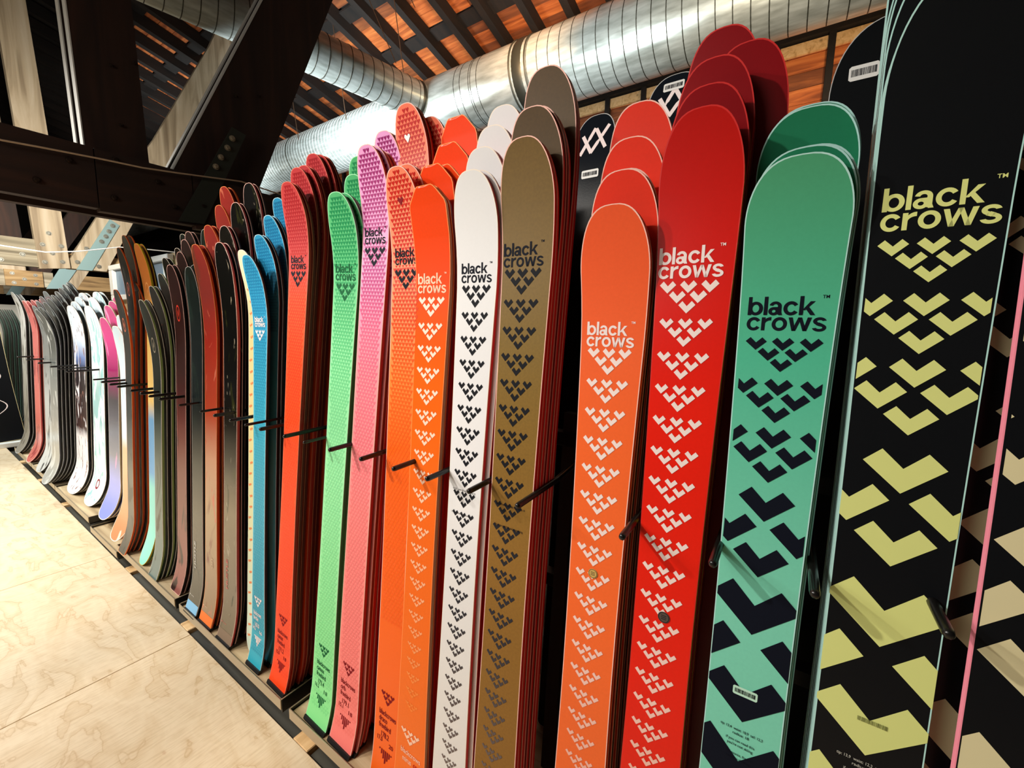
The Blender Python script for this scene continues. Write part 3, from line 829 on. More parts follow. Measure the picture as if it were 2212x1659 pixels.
def mk_small(cx, zc, W, g1, z2, ink, ink2=None, v1=0.029, v2=0.024, v3=0.014, step=0.058, tm=True, hs=1.12, zend=0.05):
    def f(sh, o, i):
        pr = Print(sh); logo(pr, cx, zc, W, tm); pr.done('lettering', ink, o)
        pr = Print(sh); lim = 0.06
        pr.group(cx, g1, v1, lim, hs=hs); small_run(pr, cx, z2, v2, v3, zend, step, lim, hs)
        pr.done('chevron_print', ink2 or ink, o)
    return f


def sticker_round(sh, o, x, z, r, m, lab):
    pr = Print(sh, 0.0012); pr.poly([(x + r * math.cos(k * math.pi / 12), z + r * math.sin(k * math.pi / 12)) for k in range(24)])
    q = pr.done('round_sticker', m, o); q['label'] = lab
    pr = Print(sh, 0.0015)
    for k in range(24):
        a, b_ = k * math.pi / 12, (k + 1) * math.pi / 12
        pr.poly([(x + rr * r * math.cos(t_), z + rr * r * math.sin(t_)) for rr, t_ in ((0.82, a), (0.9, a), (0.9, b_), (0.82, b_))])
    for zz in (-0.3, 0, 0.3): pr.poly([(x - 0.45 * r, z + zz * r - 0.05 * r), (x + 0.45 * r, z + zz * r - 0.05 * r), (x + 0.45 * r, z + zz * r + 0.05 * r), (x - 0.45 * r, z + zz * r + 0.05 * r)])
    pr.done('sticker_print', P_black, o)


def barcode_label(sh, o, x, z, w_, h_, bg=None, ink=None, rot=0.0):
    c, s_ = math.cos(rot), math.sin(rot); tr = lambda a, b_: (x + a * c - b_ * s_, z + a * s_ + b_ * c)
    if bg:
        pr = Print(sh, 0.0012); e = h_ * 0.12
        pr.poly([tr(a, b_) for a, b_ in ((-w_ / 2 + e, -h_ / 2), (w_ / 2 - e, -h_ / 2), (w_ / 2, -h_ / 2 + e), (w_ / 2, h_ / 2 - e), (w_ / 2 - e, h_ / 2), (-w_ / 2 + e, h_ / 2), (-w_ / 2, h_ / 2 - e), (-w_ / 2, -h_ / 2 + e))])
        pr.done('paper_label', bg, o)
    pr = Print(sh, 0.0016); a = -w_ * 0.42; rr = random.Random(5)
    while a < w_ * 0.42:
        b_ = w_ * rr.uniform(0.006, 0.02); pr.poly([tr(a, -h_ * 0.22), tr(a + b_, -h_ * 0.22), tr(a + b_, h_ * 0.25), tr(a, h_ * 0.25)]); a += b_ + w_ * rr.uniform(0.008, 0.02)
    pr.done('barcode', ink or P_black, o)


SPEC = {}

# ---- the broad powder skis at the right: teal, black with yellow, black with cream


def big_groups(pr, cx, gs, lim):
    for zb, v, dr in gs: pr.group(cx, zb, v, lim, dr, 1.23)


def f_teal(sh, o, i):
    cx = 0.0
    pr = Print(sh); logo(pr, cx, 1.364, 0.104); pr.done('lettering', P_black, o)
    pr = Print(sh); lim = 0.0555
    pr.group(cx, 1.300, 0.0295, lim, 0.56, 1.23)
    big_groups(pr, cx, [(1.219, 0.0385, 0.56), (1.122, 0.048, 0.58), (0.964, 0.078, 0.6), (0.710, 0.125, 0.62), (0.36, 0.17, 0.62)], lim)
    pr.done('chevron_print', P_black, o)
    barcode_label(sh, o, 0.0, 0.762, 0.036, 0.015, mat('mint_label', (190, 232, 210), 0.5), None, 0.0)
    pr = Print(sh, 0.0009)
    for t_, z_, w_ in (('tip: 13,4  waist: 10,9  tail: 12,3', 0.692, 0.062), ('radius: 18', 0.684, 0.024), ('if you can read this', 0.672, 0.042), ("you're not skiing", 0.664, 0.038), ('chamonix, france', 0.648, 0.038), ('made in slovenia', 0.640, 0.036)):
        pr.text(t_, -w_ / 2, z_, w_, 0.0065, 0.01)
    pr.done('small_print', P_black, o)


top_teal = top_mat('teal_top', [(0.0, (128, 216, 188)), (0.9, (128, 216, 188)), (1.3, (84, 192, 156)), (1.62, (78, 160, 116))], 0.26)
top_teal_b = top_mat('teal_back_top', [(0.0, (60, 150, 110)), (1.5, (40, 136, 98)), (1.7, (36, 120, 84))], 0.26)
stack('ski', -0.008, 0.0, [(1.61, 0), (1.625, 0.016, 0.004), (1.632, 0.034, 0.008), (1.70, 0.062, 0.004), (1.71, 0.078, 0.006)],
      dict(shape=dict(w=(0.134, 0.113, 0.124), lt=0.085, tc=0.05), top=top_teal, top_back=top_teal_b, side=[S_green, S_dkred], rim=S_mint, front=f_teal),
      'teal powder ski with black chevrons', 'beside the black and yellow skis')


def f_yel(sh, o, i):
    ink = P_yel
    pr = Print(sh); logo(pr, 0.002, 1.503, 0.116); pr.done('lettering', ink, o)
    pr = Print(sh); lim = 0.062
    pr.group(0.001, 1.432, 0.033, lim, 0.56, 1.23)
    big_groups(pr, 0.001, [(1.336, 0.0455, 0.56), (1.224, 0.057, 0.58), (1.036, 0.088, 0.6), (0.747, 0.136, 0.62), (0.36, 0.19, 0.62)], lim)
    pr.done('chevron_print', ink, o)
    if i == 0:
        barcode_label(sh, o, 0.004, 0.800, 0.040, 0.014, None, mat('olive_ink', (92, 96, 50), 0.5), 0.0)
        pr = Print(sh, 0.0009)
        for t_, z_, w_ in (('tip: 13,9  waist: 12,2  tail: 13,0', 0.733, 0.062), ('radius: 19', 0.725, 0.024), ('if you can read this', 0.713, 0.042), ("you're not skiing", 0.706, 0.038)):
            pr.text(t_, -w_ / 2, z_, w_, 0.0065, 0.006)
        pr.done('small_print', mat('grey_ink', (190, 190, 180), 0.5), o)


top_black = top_mat('black_top', [(0, (17, 19, 23)), (1, (16, 18, 21)), (2, (18, 20, 22))], 0.30, 0.02)
stack('ski', 0.147, 0.0, [(1.80, 0), (1.80, 0.014), (1.86, 0.036), (1.90, 0.052), (1.92, 0.072), (1.98, 0.090)],
      dict(shape=dict(w=(0.140, 0.124, 0.132), lt=0.12, tc=0.05), top=top_black, side=[S_mint, S_mint, S_blk, S_blk, S_mint], rim=S_mint, front=f_yel),
      'black powder ski with yellow chevrons', 'right of the teal skis')


def f_tan(sh, o, i):
    pr = Print(sh); logo(pr, 0.001, 1.60, 0.112); pr.done('lettering', P_tan, o)
    pr = Print(sh); lim = 0.060
    pr.group(0.001, 1.532, 0.033, lim, 0.56, 1.23)
    big_groups(pr, 0.001, [(1.436, 0.0455, 0.56), (1.30, 0.060, 0.58), (1.13, 0.080, 0.6), (0.90, 0.120, 0.62), (0.52, 0.17, 0.62), (0.1, 0.22, 0.62)], lim)
    pr.done('chevron_print', P_tan, o)


stack('ski', 0.300, 0.0, [(1.92, 0), (1.94, 0.045, -0.022), (1.95, 0.06, -0.022)],
      dict(shape=dict(w=(0.142, 0.126, 0.134), lt=0.12, tc=0.05), top=top_black, side=[S_pink, S_dkred], rim=S_pink, front=f_tan, back=f_tan),
      'black ski with cream chevrons and pink edge', 'right of the yellow ones')

# ---- medium skis with the running column of small chevrons
top_red = top_mat('red_top', [(0, (236, 40, 22)), (1.2, (236, 34, 18)), (1.45, (214, 24, 16)), (1.75, (176, 24, 20))], 0.30)  # darker towards the tip: light falloff put into the colour
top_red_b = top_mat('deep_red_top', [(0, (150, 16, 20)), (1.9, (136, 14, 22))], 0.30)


def f_red(sh, o, i):
    mk_small(-0.006, 1.452, 0.106, 1.391, 1.333, P_white, P_wfade, 0.0280, 0.0245, 0.0150)(sh, o, i)
    sticker_round(sh, o, 0.002, 0.838, 0.0105, mat('grey_sticker', (84, 70, 62), 0.5), 'round grey sticker')


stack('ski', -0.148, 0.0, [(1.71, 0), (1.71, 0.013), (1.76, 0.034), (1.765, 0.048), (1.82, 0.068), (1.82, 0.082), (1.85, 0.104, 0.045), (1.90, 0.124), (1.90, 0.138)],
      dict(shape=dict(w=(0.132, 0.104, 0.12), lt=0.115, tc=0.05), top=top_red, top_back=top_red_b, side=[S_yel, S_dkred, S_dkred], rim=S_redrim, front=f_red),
      'red freeride ski with white chevrons', 'left of the teal skis')

top_coral = top_mat('coral_top', [(0, (250, 112, 48)), (1.1, (250, 108, 50)), (1.6, (240, 92, 52))], 0.32)
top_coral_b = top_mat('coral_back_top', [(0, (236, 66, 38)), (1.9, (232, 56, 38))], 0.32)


def f_coral(sh, o, i):
    mk_small(-0.003, 1.327, 0.095, 1.273, 1.217, P_white, P_wfade, 0.0255, 0.0235, 0.0140, 0.057)(sh, o, i)
    sticker_round(sh, o, -0.002, 0.872, 0.0098, mat('gold_sticker', (206, 170, 96), 0.35), 'round gold sticker')


stack('ski', -0.285, 0.0, [(1.58, 0), (1.58, 0.013), (1.65, 0.034), (1.655, 0.047), (1.72, 0.068), (1.72, 0.082), (1.80, 0.104), (1.80, 0.118)],
      dict(shape=dict(w=(0.134, 0.106, 0.12), lt=0.11, tc=0.05), top=top_coral, top_back=top_coral_b, side=[S_org, S_dkred, S_blk], rim=S_pinkrim, front=f_coral),
      'coral orange freeride ski with pale chevrons', 'between bronze and red skis')

top_bronze = top_mat('bronze_top', [(0, (150, 104, 42)), (0.8, (152, 110, 48)), (1.3, (134, 106, 44)), (1.75, (112, 86, 34))], 0.5, 0.16)
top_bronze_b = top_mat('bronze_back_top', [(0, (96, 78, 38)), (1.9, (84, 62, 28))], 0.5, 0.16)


def f_bronze(sh, o, i):
    mk_small(-0.008, 1.492, 0.102, 1.432, 1.371, P_black, P_dkfade, 0.0272, 0.0248, 0.0145, 0.059, hs=1.16)(sh, o, i)
    pr = Print(sh, 0.0009)
    for t_, z_, w_ in (('tip: 13,8  waist: 10,9  tail: 12,6  radius: 19', 0.955, 0.078), ("if you can read this you're not skiing", 0.905, 0.076)): pr.text(t_, -0.04, z_, w_, 0.007, 0.01)
    pr.done('small_print', P_black, o)


stack('ski', -0.500, 0.008, [(1.74, 0), (1.74, 0.012), (1.81, 0.028), (1.815, 0.042), (1.815, 0.054), (1.91, 0.072), (1.91, 0.085)],
      dict(shape=dict(w=(0.132, 0.110, 0.122), lt=0.115, tc=0.05), top=top_bronze, top_back=top_bronze_b, side=[S_red, S_red, S_red, S_dkred], rim=S_pinkrim, front=f_bronze),
      'bronze freeride ski with black chevrons', 'right of the white skis')

top_wh = top_mat('white_top', [(0, (232, 228, 222)), (1.1, (236, 236, 238)), (1.7, (228, 230, 232))], 0.34, 0.02)


def f_white(sh, o, i):
    mk_small(0.0, 1.463, 0.090, 1.405, 1.348, P_black, P_dkfade, 0.0247, 0.0220, 0.0130, 0.056, hs=1.2)(sh, o, i)
    pr = Print(sh, 0.0009)
    for t_, z_, w_ in (('tip: 13,1  waist: 9,8  tail: 11,8  radius: 19', 0.96, 0.07), ("if you can read this you're not skiing", 0.90, 0.068)): pr.text(t_, -0.036, z_, w_, 0.006, 0.008)
    pr.done('small_print', P_dkfade, o)


stack('ski', -0.640, 0.012, [(1.70, 0), (1.70, 0.013, 0.012), (1.76, 0.034), (1.76, 0.048), (1.82, 0.068), (1.82, 0.082), (1.88, 0.104), (1.88, 0.118)],
      dict(shape=dict(w=(0.124, 0.098, 0.112), lt=0.11, tc=0.05), top=top_wh, side=[S_red, S_dkred, S_red], rim=S_cream, front=f_white),
      'white ski with black chevrons', 'between orange and bronze skis')

top_or = top_mat('orange_top', [(0, (252, 116, 20)), (1.2, (250, 104, 20)), (1.45, (242, 74, 16)), (1.7, (236, 66, 14))], 0.30)
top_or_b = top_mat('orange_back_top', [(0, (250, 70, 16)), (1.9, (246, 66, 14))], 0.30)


def f_orange(sh, o, i):
    mk_small(-0.002, 1.443, 0.098, 1.383, 1.323, P_palepeach, P_peachfade, 0.0262, 0.0235, 0.0125, 0.0565, hs=1.08, zend=0.265)(sh, o, i)
    pr = Print(sh, 0.0009); pr.group(-0.002, 0.196, 0.022, 0.05, 0.56, 1.15, 1.1)
    pr.text('blackcrows', -0.036, 0.163, 0.076, 0.022, 0.012); pr.text('mirus', -0.028, 0.140, 0.034, 0.022, 0.012); pr.done('model_lettering', P_palepeach, o)
    pr = Print(sh, 0.0009); pr.text('cor', 0.014, 0.140, 0.022, 0.022, 0.02); pr.done('model_word', P_red, o)


stack('ski', -0.780, 0.012, [(1.69, 0), (1.69, 0.013), (1.75, 0.033, -0.012), (1.75, 0.048, 0.006), (1.81, 0.068, 0.004), (1.81, 0.082), (1.89, 0.104, -0.005), (1.89, 0.118, -0.014)],
      dict(shape=dict(w=(0.122, 0.101, 0.114), lt=0.11, tc=0.05, tip='cut'), top=top_or, top_back=top_or_b, side=[S_wood, S_dkred, S_red], rim=S_orrim, front=f_orange),
      'orange square-tipped ski with pale chevrons', 'left of the white skis')

# ---- skis with the fine heart pattern


def mk_heart(cx, zc, W, g1, hm, ink, low, lines, hz=0.06, mark=None, v=0.026):
    def f(sh, o, i):
        hearts(sh, o, hm, hz, sh.L - 0.008)
        pr = Print(sh, 0.0009); logo(pr, cx, zc, W); pr.done('lettering', ink, o)
        pr = Print(sh, 0.0009); pr.group(cx, g1, v, 0.06, 0.56, 1.2, 1.15); pr.done('chevron_print', ink, o)
        pr = Print(sh, 0.0009)
        pr.group(0.0, 0.262, 0.0175, 0.05, 0.6, 1.1, 1.25)
        z_ = 0.226
        for t_, w_ in lines[0]: pr.text(t_, -0.033, z_, w_, 0.024, 0.014); z_ -= 0.021
        pr.text(lines[1], -0.022, z_ - 0.006, 0.032, 0.024, 0.014)
        pr.text(lines[2], -0.038, z_ - 0.022, 0.022, 0.02, 0.014); pr.text(lines[3], 0.012, z_ - 0.026, 0.018, 0.018, 0.014)
        z_ -= 0.04
        for k in range(7):   # triangle of upright bars
            h_ = 0.042 - abs(k - 3) * 0.011; x_ = (k - 3) * 0.008
            pr.poly([(x_ - 0.0026, z_ - 0.003), (x_ - 0.0026, z_ - h_), (x_ + 0.0026, z_ - h_ + 0.003), (x_ + 0.0026, z_ - 0.003)])
        pr.done('model_lettering', low, o)
        if mark:
            pr = Print(sh, 0.0010, 0); pr.heart(mark[0], sh.L - mark[1], 0.02); pr.done('heart_mark', mark[2], o)
    return f


def mk_heart_back(hm, span=0.34, mark=None):
    def f(sh, o, i):
        hearts(sh, o, hm, sh.L - span, sh.L - 0.008)
        if mark and sh.L > 1.9:
            pr = Print(sh, 0.0010, 0); pr.heart(mark[0], sh.L - mark[1], 0.022); pr.done('heart_mark', mark[2], o)
    return f


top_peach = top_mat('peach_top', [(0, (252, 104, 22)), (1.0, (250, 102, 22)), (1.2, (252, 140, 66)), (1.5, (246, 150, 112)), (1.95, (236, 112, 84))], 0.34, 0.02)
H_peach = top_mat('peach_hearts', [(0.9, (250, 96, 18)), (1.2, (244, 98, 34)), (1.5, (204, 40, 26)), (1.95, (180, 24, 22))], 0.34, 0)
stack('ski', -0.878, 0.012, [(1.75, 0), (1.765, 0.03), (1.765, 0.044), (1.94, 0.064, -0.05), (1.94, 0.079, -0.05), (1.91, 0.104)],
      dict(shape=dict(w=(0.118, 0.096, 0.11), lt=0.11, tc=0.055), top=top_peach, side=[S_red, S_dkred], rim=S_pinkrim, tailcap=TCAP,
           front=mk_heart(0.0, 1.52, 0.085, 1.455, H_peach, P_black, P_dkred, ([('blackcrows', 0.07), ('draco', 0.034), ('freebird', 0.05)], '178.2', '17.0', '20'), 0.5, (-0.004, 0.075, P_dkred)),
           back=mk_heart_back(H_peach, 0.40, (-0.01, 0.075, mat('white_heart', (250, 240, 236), 0.4)))),
      'orange peach ski patterned with hearts', 'left of the square-tipped skis')

top_pink = top_mat('pink_top', [(0, (252, 128, 120)), (0.7, (252, 138, 134)), (1.2, (250, 150, 158)), (1.5, (232, 160, 200)), (1.9, (224, 158, 210))], 0.34, 0.02)
H_pink = top_mat('pink_hearts', [(0.1, (246, 120, 112)), (0.8, (244, 122, 124)), (1.3, (232, 110, 140)), (1.5, (180, 60, 130)), (1.85, (140, 30, 100))], 0.34, 0)
stack('ski', -1.072, R(3.0), [(1.83, 0), (1.83, 0.016, 0.008), (1.83, 0.034), (1.83, 0.05), (1.90, 0.075, -0.03), (1.90, 0.09, -0.03), (1.90, 0.11)],
      dict(shape=dict(w=(0.114, 0.101, 0.11), lt=0.10, tc=0.055, bc=0.022), top=top_pink, side=[S_red, S_dkred, S_red], rim=S_pinkrim, tailcap=TCAP,
           front=mk_heart(0.0, 1.587, 0.088, 1.525, H_pink, P_black, P_dkred, ([('blackcrows', 0.07), ('orb', 0.024), ('freebird', 0.05)], '179.1', '15.1', '18')),
           back=mk_heart_back(H_pink)),
      'pink lilac ski patterned with hearts', 'right of the green skis')

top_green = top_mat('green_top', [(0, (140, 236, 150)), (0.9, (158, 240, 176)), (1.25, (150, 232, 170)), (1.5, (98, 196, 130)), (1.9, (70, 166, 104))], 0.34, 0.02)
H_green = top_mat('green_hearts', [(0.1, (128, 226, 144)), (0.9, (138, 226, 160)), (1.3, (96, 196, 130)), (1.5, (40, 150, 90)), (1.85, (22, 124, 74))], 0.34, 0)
stack('ski', -1.205, R(3.3), [(1.73, 0), (1.73, 0.018, 0.01), (1.73, 0.036), (1.80, 0.064, -0.02), (1.86, 0.084, -0.03), (1.86, 0.10, -0.03)],
      dict(shape=dict(w=(0.124, 0.102, 0.114), lt=0.105, tc=0.055, bc=0.022), top=top_green, side=[S_green, S_blk], rim=S_gr, tailcap=TCAP,
           front=mk_heart(0.0, 1.492, 0.097, 1.431, H_green, P_dkgreen, P_dkgreen, ([('blackcrows', 0.07), ('camox', 0.04), ('freebird', 0.05)], '173.4', '16.2', '18')),
           back=mk_heart_back(H_green)),
      'mint green ski patterned with hearts', 'left of the pink skis')

top_hred = top_mat('heart_red_top', [(0, (250, 70, 22)), (1.0, (252, 84, 34)), (1.42, (244, 92, 56)), (1.52, (196, 74, 70)), (1.9, (176, 52, 56))], 0.36, 0.02)
H_hred = top_mat('red_hearts', [(0.1, (244, 62, 22)), (1.0, (240, 72, 34)), (1.45, (226, 70, 46)), (1.6, (168, 34, 40)), (1.9, (146, 22, 30))], 0.36, 0)
stack('ski', -1.456, R(3.0), [(1.80, 0), (1.80, 0.014), (1.855, 0.034, -0.01), (1.865, 0.050), (1.865, 0.064), (1.915, 0.084, -0.01), (1.915, 0.10), (1.915, 0.116)],
      dict(shape=dict(w=(0.124, 0.094, 0.11), lt=0.11, tc=0.055, bc=0.02), top=top_hred, side=[S_red, S_dkred, S_dkred], rim=mat('rose_rim', (226, 112, 92), 0.4), tailcap=TCAP,
           front=mk_heart(0.0, 1.540, 0.088, 1.481, H_hred, P_black, P_dkred, ([('blackcrows', 0.066), ('camox', 0.036), ('freebird', 0.048)], '171.2', '15.0', '18')),
           back=mk_heart_back(H_hred)),
      'red ski patterned with dark hearts', 'right of the blue skis')

top_blue = top_mat('blue_top', [(0, (44, 168, 190)), (0.9, (66, 178, 204)), (1.35, (56, 160, 200)), (1.9, (36, 134, 180))], 0.36, 0.02)
H_blue = top_mat('blue_hearts', [(0.1, (36, 150, 176)), (0.9, (52, 160, 190)), (1.4, (34, 128, 174)), (1.9, (18, 96, 142))], 0.36, 0)
stack('ski', -1.625, 0.0, [(1.593, 0), (1.67, 0.040), (1.67, 0.054), (1.745, 0.072), (1.745, 0.086), (1.815, 0.104), (1.815, 0.118), (1.873, 0.136)],
      dict(shape=dict(w=(0.112, 0.087, 0.10), lt=0.10, tc=0.055, bc=0.02), top=top_blue, side=[S_teal, S_blk], rim=S_blurim, tailcap=TCAP,
           front=mk_heart(0.0, 1.344, 0.074, 1.292, H_blue, P_white, P_white, ([('blackcrows', 0.058), ('birdie', 0.036)], '163.0', '14.2', '16'), v=0.02),
           back=mk_heart_back(H_blue)),
      'blue ski patterned with small hearts', 'left of the bright red skis')


def f_cream(sh, o, i):
    pr = Print(sh); z_ = 0.1
    while z_ < 1.5:
        for x_ in (-0.032, -0.022, 0.01): pr.heart(x_ + 0.005 * math.sin(z_ * 40), z_ + x_ * 0.4, 0.012)
        z_ += 0.045
    pr.done('speckle_print', P_palepeach if False else mat('orange_ink', (240, 140, 90), 0.5), o, 'stuff')


stack('ski', -1.705, 0.0, [(1.62, 0.020)], dict(shape=dict(w=(0.108, 0.092, 0.104), lt=0.10, tc=0.055, bc=0.006, bcl=0.2, tail='round'),
      top=top_mat('cream_top', [(0, (216, 236, 220)), (0.8, (226, 222, 160)), (1.3, (240, 210, 150)), (1.7, (240, 232, 210))], 0.4), side=S_blk, rim=S_cream, front=f_cream),
      'cream ski with orange speckles', 'behind the left edge of the blue skis')

# ---- marbled skis


def mk_word(t_, m, z_=0.22, w_=0.13, x_=-0.018, cap=None):
    def f(sh, o, i):
        pr = Print(sh, 0.0009, 0); pr.text(t_, x_, z_, w_, 0.022, 0.03, rot=1)
        pr.poly([(-0.045 + 0.004 * math.cos(k), 0.075 + 0.004 * math.sin(k)) for k in range(6)]); pr.text('freeride', -0.036, 0.072, 0.03, 0.008, 0.0)
        pr.done('lettering', m, o)
        if cap:
            pr = Print(sh, 0.0007, 0); W = sh.hw(0.03) * 0.96; pr.poly([(-W, 0.014), (W, 0.014), (W, 0.05), (-W, 0.05)]); q_ = pr.done('colour_band', cap, o)
    return f


LG = mat('light_grey_ink', (200, 196, 186), 0.5)
top_dark = marble_mat('black_marble', [(0, (112, 98, 76)), (0.55, (122, 108, 84)), (0.75, (14, 13, 12)), (1.3, (10, 11, 10)), (1.9, (12, 13, 12))], (44, 46, 18), 3.0, 0.6, 0.22, (150, 140, 120))
stack('ski', -1.860, 0.0, [(1.66, 0), (1.66, 0.018), (1.735, 0.036, -0.05), (1.735, 0.052, -0.05), (1.83, 0.068, -0.03), (1.83, 0.084, -0.03), (1.91, 0.102), (1.91, 0.118)],
      dict(shape=dict(w=(0.128, 0.111, 0.12), lt=0.12, tc=0.045, tcl=0.42, bc=0.03, bcl=0.2), top=top_dark, side=[S_coralpink, S_blk], rim=S_pinkrim, tailcap=TCAP,
           front=mk_word('HUSTLE', mat('faded_pink_ink', (196, 120, 110), 0.5), cap=mat('taupe_band', (130, 108, 88), 0.5))),
      'glossy black marbled ski with pink edges', 'left of the blue skis')
top_sep = marble_mat('red_sepia_marble', [(0, (150, 122, 92)), (0.5, (176, 146, 110)), (0.75, (214, 150, 116)), (0.95, (196, 74, 46)), (1.25, (172, 46, 32)), (1.45, (140, 52, 46)), (1.9, (160, 50, 42))], (120, 60, 46), 2.0, 0.6, 0.25, (206, 110, 84))
stack('ski', -2.040, 0.0, [(1.665, 0), (1.665, 0.022), (1.75, 0.044), (1.75, 0.062), (1.84, 0.084), (1.92, 0.102), (1.92, 0.120)],
      dict(shape=dict(w=(0.128, 0.112, 0.12), lt=0.12, tc=0.06, tcl=0.42, bc=0.03, bcl=0.2), top=top_sep, side=[S_org, S_dkred], rim=S_orrim, tailcap=TCAP,
           front=mk_word('QST', mat('pale_sand_ink', (216, 190, 160), 0.5), 0.26, 0.05, 0.02, mat('orange_band', (250, 120, 40), 0.5))),
      'red sand marbled ski with orange edges', 'left of the black marbled skis')
top_dt = marble_mat('dark_teal_marble', [(0, (84, 80, 68)), (0.45, (84, 82, 70)), (0.65, (14, 26, 30)), (1.2, (12, 28, 32)), (1.6, (18, 30, 24))], (26, 44, 40), 3.0, 0.56, 0.3)
stack('ski', -2.180, 0.0, [(1.59, 0), (1.60, 0.020), (1.76, 0.06)],
      dict(shape=dict(w=(0.124, 0.108, 0.116), lt=0.12, tc=0.034, tcl=0.40, bc=0.035, bcl=0.2), top=top_dt, side=[S_teal, S_blk], rim=S_grey, tailcap=TCAP,
           front=mk_word('HUSTLE', LG, 0.2, 0.13, -0.02, mat('sky_blue_band', (130, 190, 230), 0.5))),
      'dark teal marbled ski', 'between maroon and sepia skis')


def mk_oval(m, z_from_tip=0.2, r1=0.026, lab=None):
    def f(sh, o, i):
        pr = Print(sh, 0.0008); zc = sh.L - z_from_tip
        for k in range(20):
            a, b_ = k * math.pi / 10, (k + 1) * math.pi / 10
            pr.poly([(rr * r1 * math.cos(t_) * 0.8, zc + rr * r1 * math.sin(t_) * 1.5) for rr, t_ in ((0.8, a), (1, a), (1, b_), (0.8, b_))])
        pr.poly([(-0.004, zc - 0.02), (0.006, zc - 0.005), (0.004, zc + 0.02), (-0.006, zc + 0.005)])
        pr.done('oval_emblem', m, o)
    return f


top_mar = marble_mat('maroon_top', [(0, (150, 86, 80)), (0.4, (120, 62, 58)), (0.75, (110, 40, 36)), (1.1, (56, 20, 20)), (1.9, (26, 11, 11))], (40, 14, 16), 2.0, 0.55, 0.35)
stack('ski', -2.430, 0.0, [(1.615, 0.024), (1.617, 0.042), (1.68, 0.062), (1.74, 0.080), (1.78, 0.096), (1.78, 0.112)],
      dict(shape=dict(w=(0.126, 0.108, 0.116), lt=0.12, tc=0.045, tcl=0.42, bc=0.035, bcl=0.2), top=top_mar, side=[S_blk, mat('brown_sidewall', (60, 40, 30), 0.5)], rim=S_pinkrim,
           front=mk_oval(mat('red_emblem', (220, 60, 40), 0.4)), back=mk_oval(mat('red_emblem2', (190, 50, 40), 0.4))),
      'dark maroon ski with an oval emblem', 'left of the dark teal skis')
top_ol = marble_mat('olive_black_top', [(0, (110, 130, 126)), (0.5, (84, 104, 96)), (0.9, (22, 36, 30)), (1.2, (14, 18, 14)), (1.8, (18, 14, 12))], (20, 36, 30), 2.4, 0.56, 0.35)
stack('ski', -2.660, 0.0, [(1.455, 0), (1.456, 0.022), (1.525, 0.040), (1.525, 0.058), (1.59, 0.076), (1.67, 0.094), (1.67, 0.112), (1.72, 0.130, 0.05), (1.79, 0.146, 0.07)],
      dict(shape=dict(w=(0.118, 0.100, 0.110), lt=0.12, tc=0.065, tcl=0.42, bc=0.035, bcl=0.2), top=top_ol, side=[S_lime, S_blk], rim=S_cream,
           front=mk_oval(mat('dull_emblem', (150, 140, 120), 0.5)), back=mk_oval(mat('tan_emblem', (180, 120, 90), 0.5))),
      'dark olive ski with pale rim', 'left of the maroon skis')
top_mus = top_mat('mustard_to_mint_top', [(0, (150, 226, 206)), (0.42, (150, 222, 208)), (0.5, (120, 170, 210)), (0.8, (110, 160, 200)), (0.9, (236, 200, 120)), (1.4, (226, 176, 90)), (1.5, (190, 110, 40)), (1.8, (176, 96, 34))], 0.35)
stack('ski', -2.865, 0.0, [(1.75, 0.035), (1.75, 0.055)],
      dict(shape=dict(w=(0.130, 0.110, 0.118), lt=0.14, tc=0.06, tcl=0.42, bc=0.06, bcl=0.25, tail='round'), top=top_mus, side=[S_yel, S_blk], rim=mat('yellow_rim', (226, 190, 60), 0.4), front=mk_oval(mat('rust_emblem', (214, 140, 70), 0.5), 0.22, 0.034)),
      'mustard-tipped ski with mint tail', 'behind the olive skis')
top_ov = marble_mat('charcoal_top', [(0, (74, 72, 66)), (0.4, (92, 92, 86)), (0.8, (66, 70, 68)), (1.3, (26, 26, 26)), (1.9, (16, 12, 12))], (48, 48, 46), 3.0, 0.56, 0.35)
stack('ski', -3.100, 0.0, [(1.52, 0), (1.75, 0.022, -0.02), (1.82, 0.044, -0.02), (1.82, 0.062), (1.57, 0.080), (1.70, 0.096)],
      dict(shape=dict(w=(0.120, 0.098, 0.110), lt=0.13, tc=0.055, tcl=0.42, bc=0.05, bcl=0.22), top=top_ov, side=[S_org, S_org, mat('rust_sidewall', (190, 60, 24), 0.5)], rim=S_orrim,
           front=mk_oval(mat('rust_emblem2', (190, 100, 70), 0.5), 0.17), back=mk_oval(mat('rust_emblem3', (170, 84, 60), 0.5), 0.2)),
      'charcoal ski with orange sidewalls', 'by the gap in the shelves')

# ---- snowboards at the far end
SB = dict(lt=0.15, tc=0.05, tcl=0.34, bc=0.08, bcl=0.24, tail='wide', t=0.010, e=0.003)
top_pale = marble_mat('pale_blue_peach_top', [(0, (240, 140, 96)), (0.35, (246, 164, 118)), (0.55, (250, 190, 150)), (0.62, (216, 232, 238)), (1.0, (214, 232, 240)), (1.5, (206, 226, 234))], (244, 214, 190), 1.4, 0.62, 0.3, None, 0.6)
stack('snowboard', -3.330, 0.0, [(1.32, 0.045), (1.385, 0.065), (1.413, 0.085)], dict(shape=dict(w=(0.22, 0.19, 0.22), **SB), top=top_pale, side=S_cream, rim=S_cream),
      'pale blue snowboard with peach foot', 'first of the snowboards', 'snowboard')
top_mag = marble_mat('magenta_lilac_top', [(0, (140, 150, 226)), (0.25, (150, 156, 220)), (0.42, (130, 130, 140)), (0.8, (70, 66, 70)), (1.0, (150, 20, 90)), (1.2, (206, 50, 130)), (1.5, (196, 80, 130))], (236, 150, 190), 1.0, 0.60, 0.3, None, 0.6)
S_stripe = mat('tan_core_edge', (214, 184, 140), 0.5)
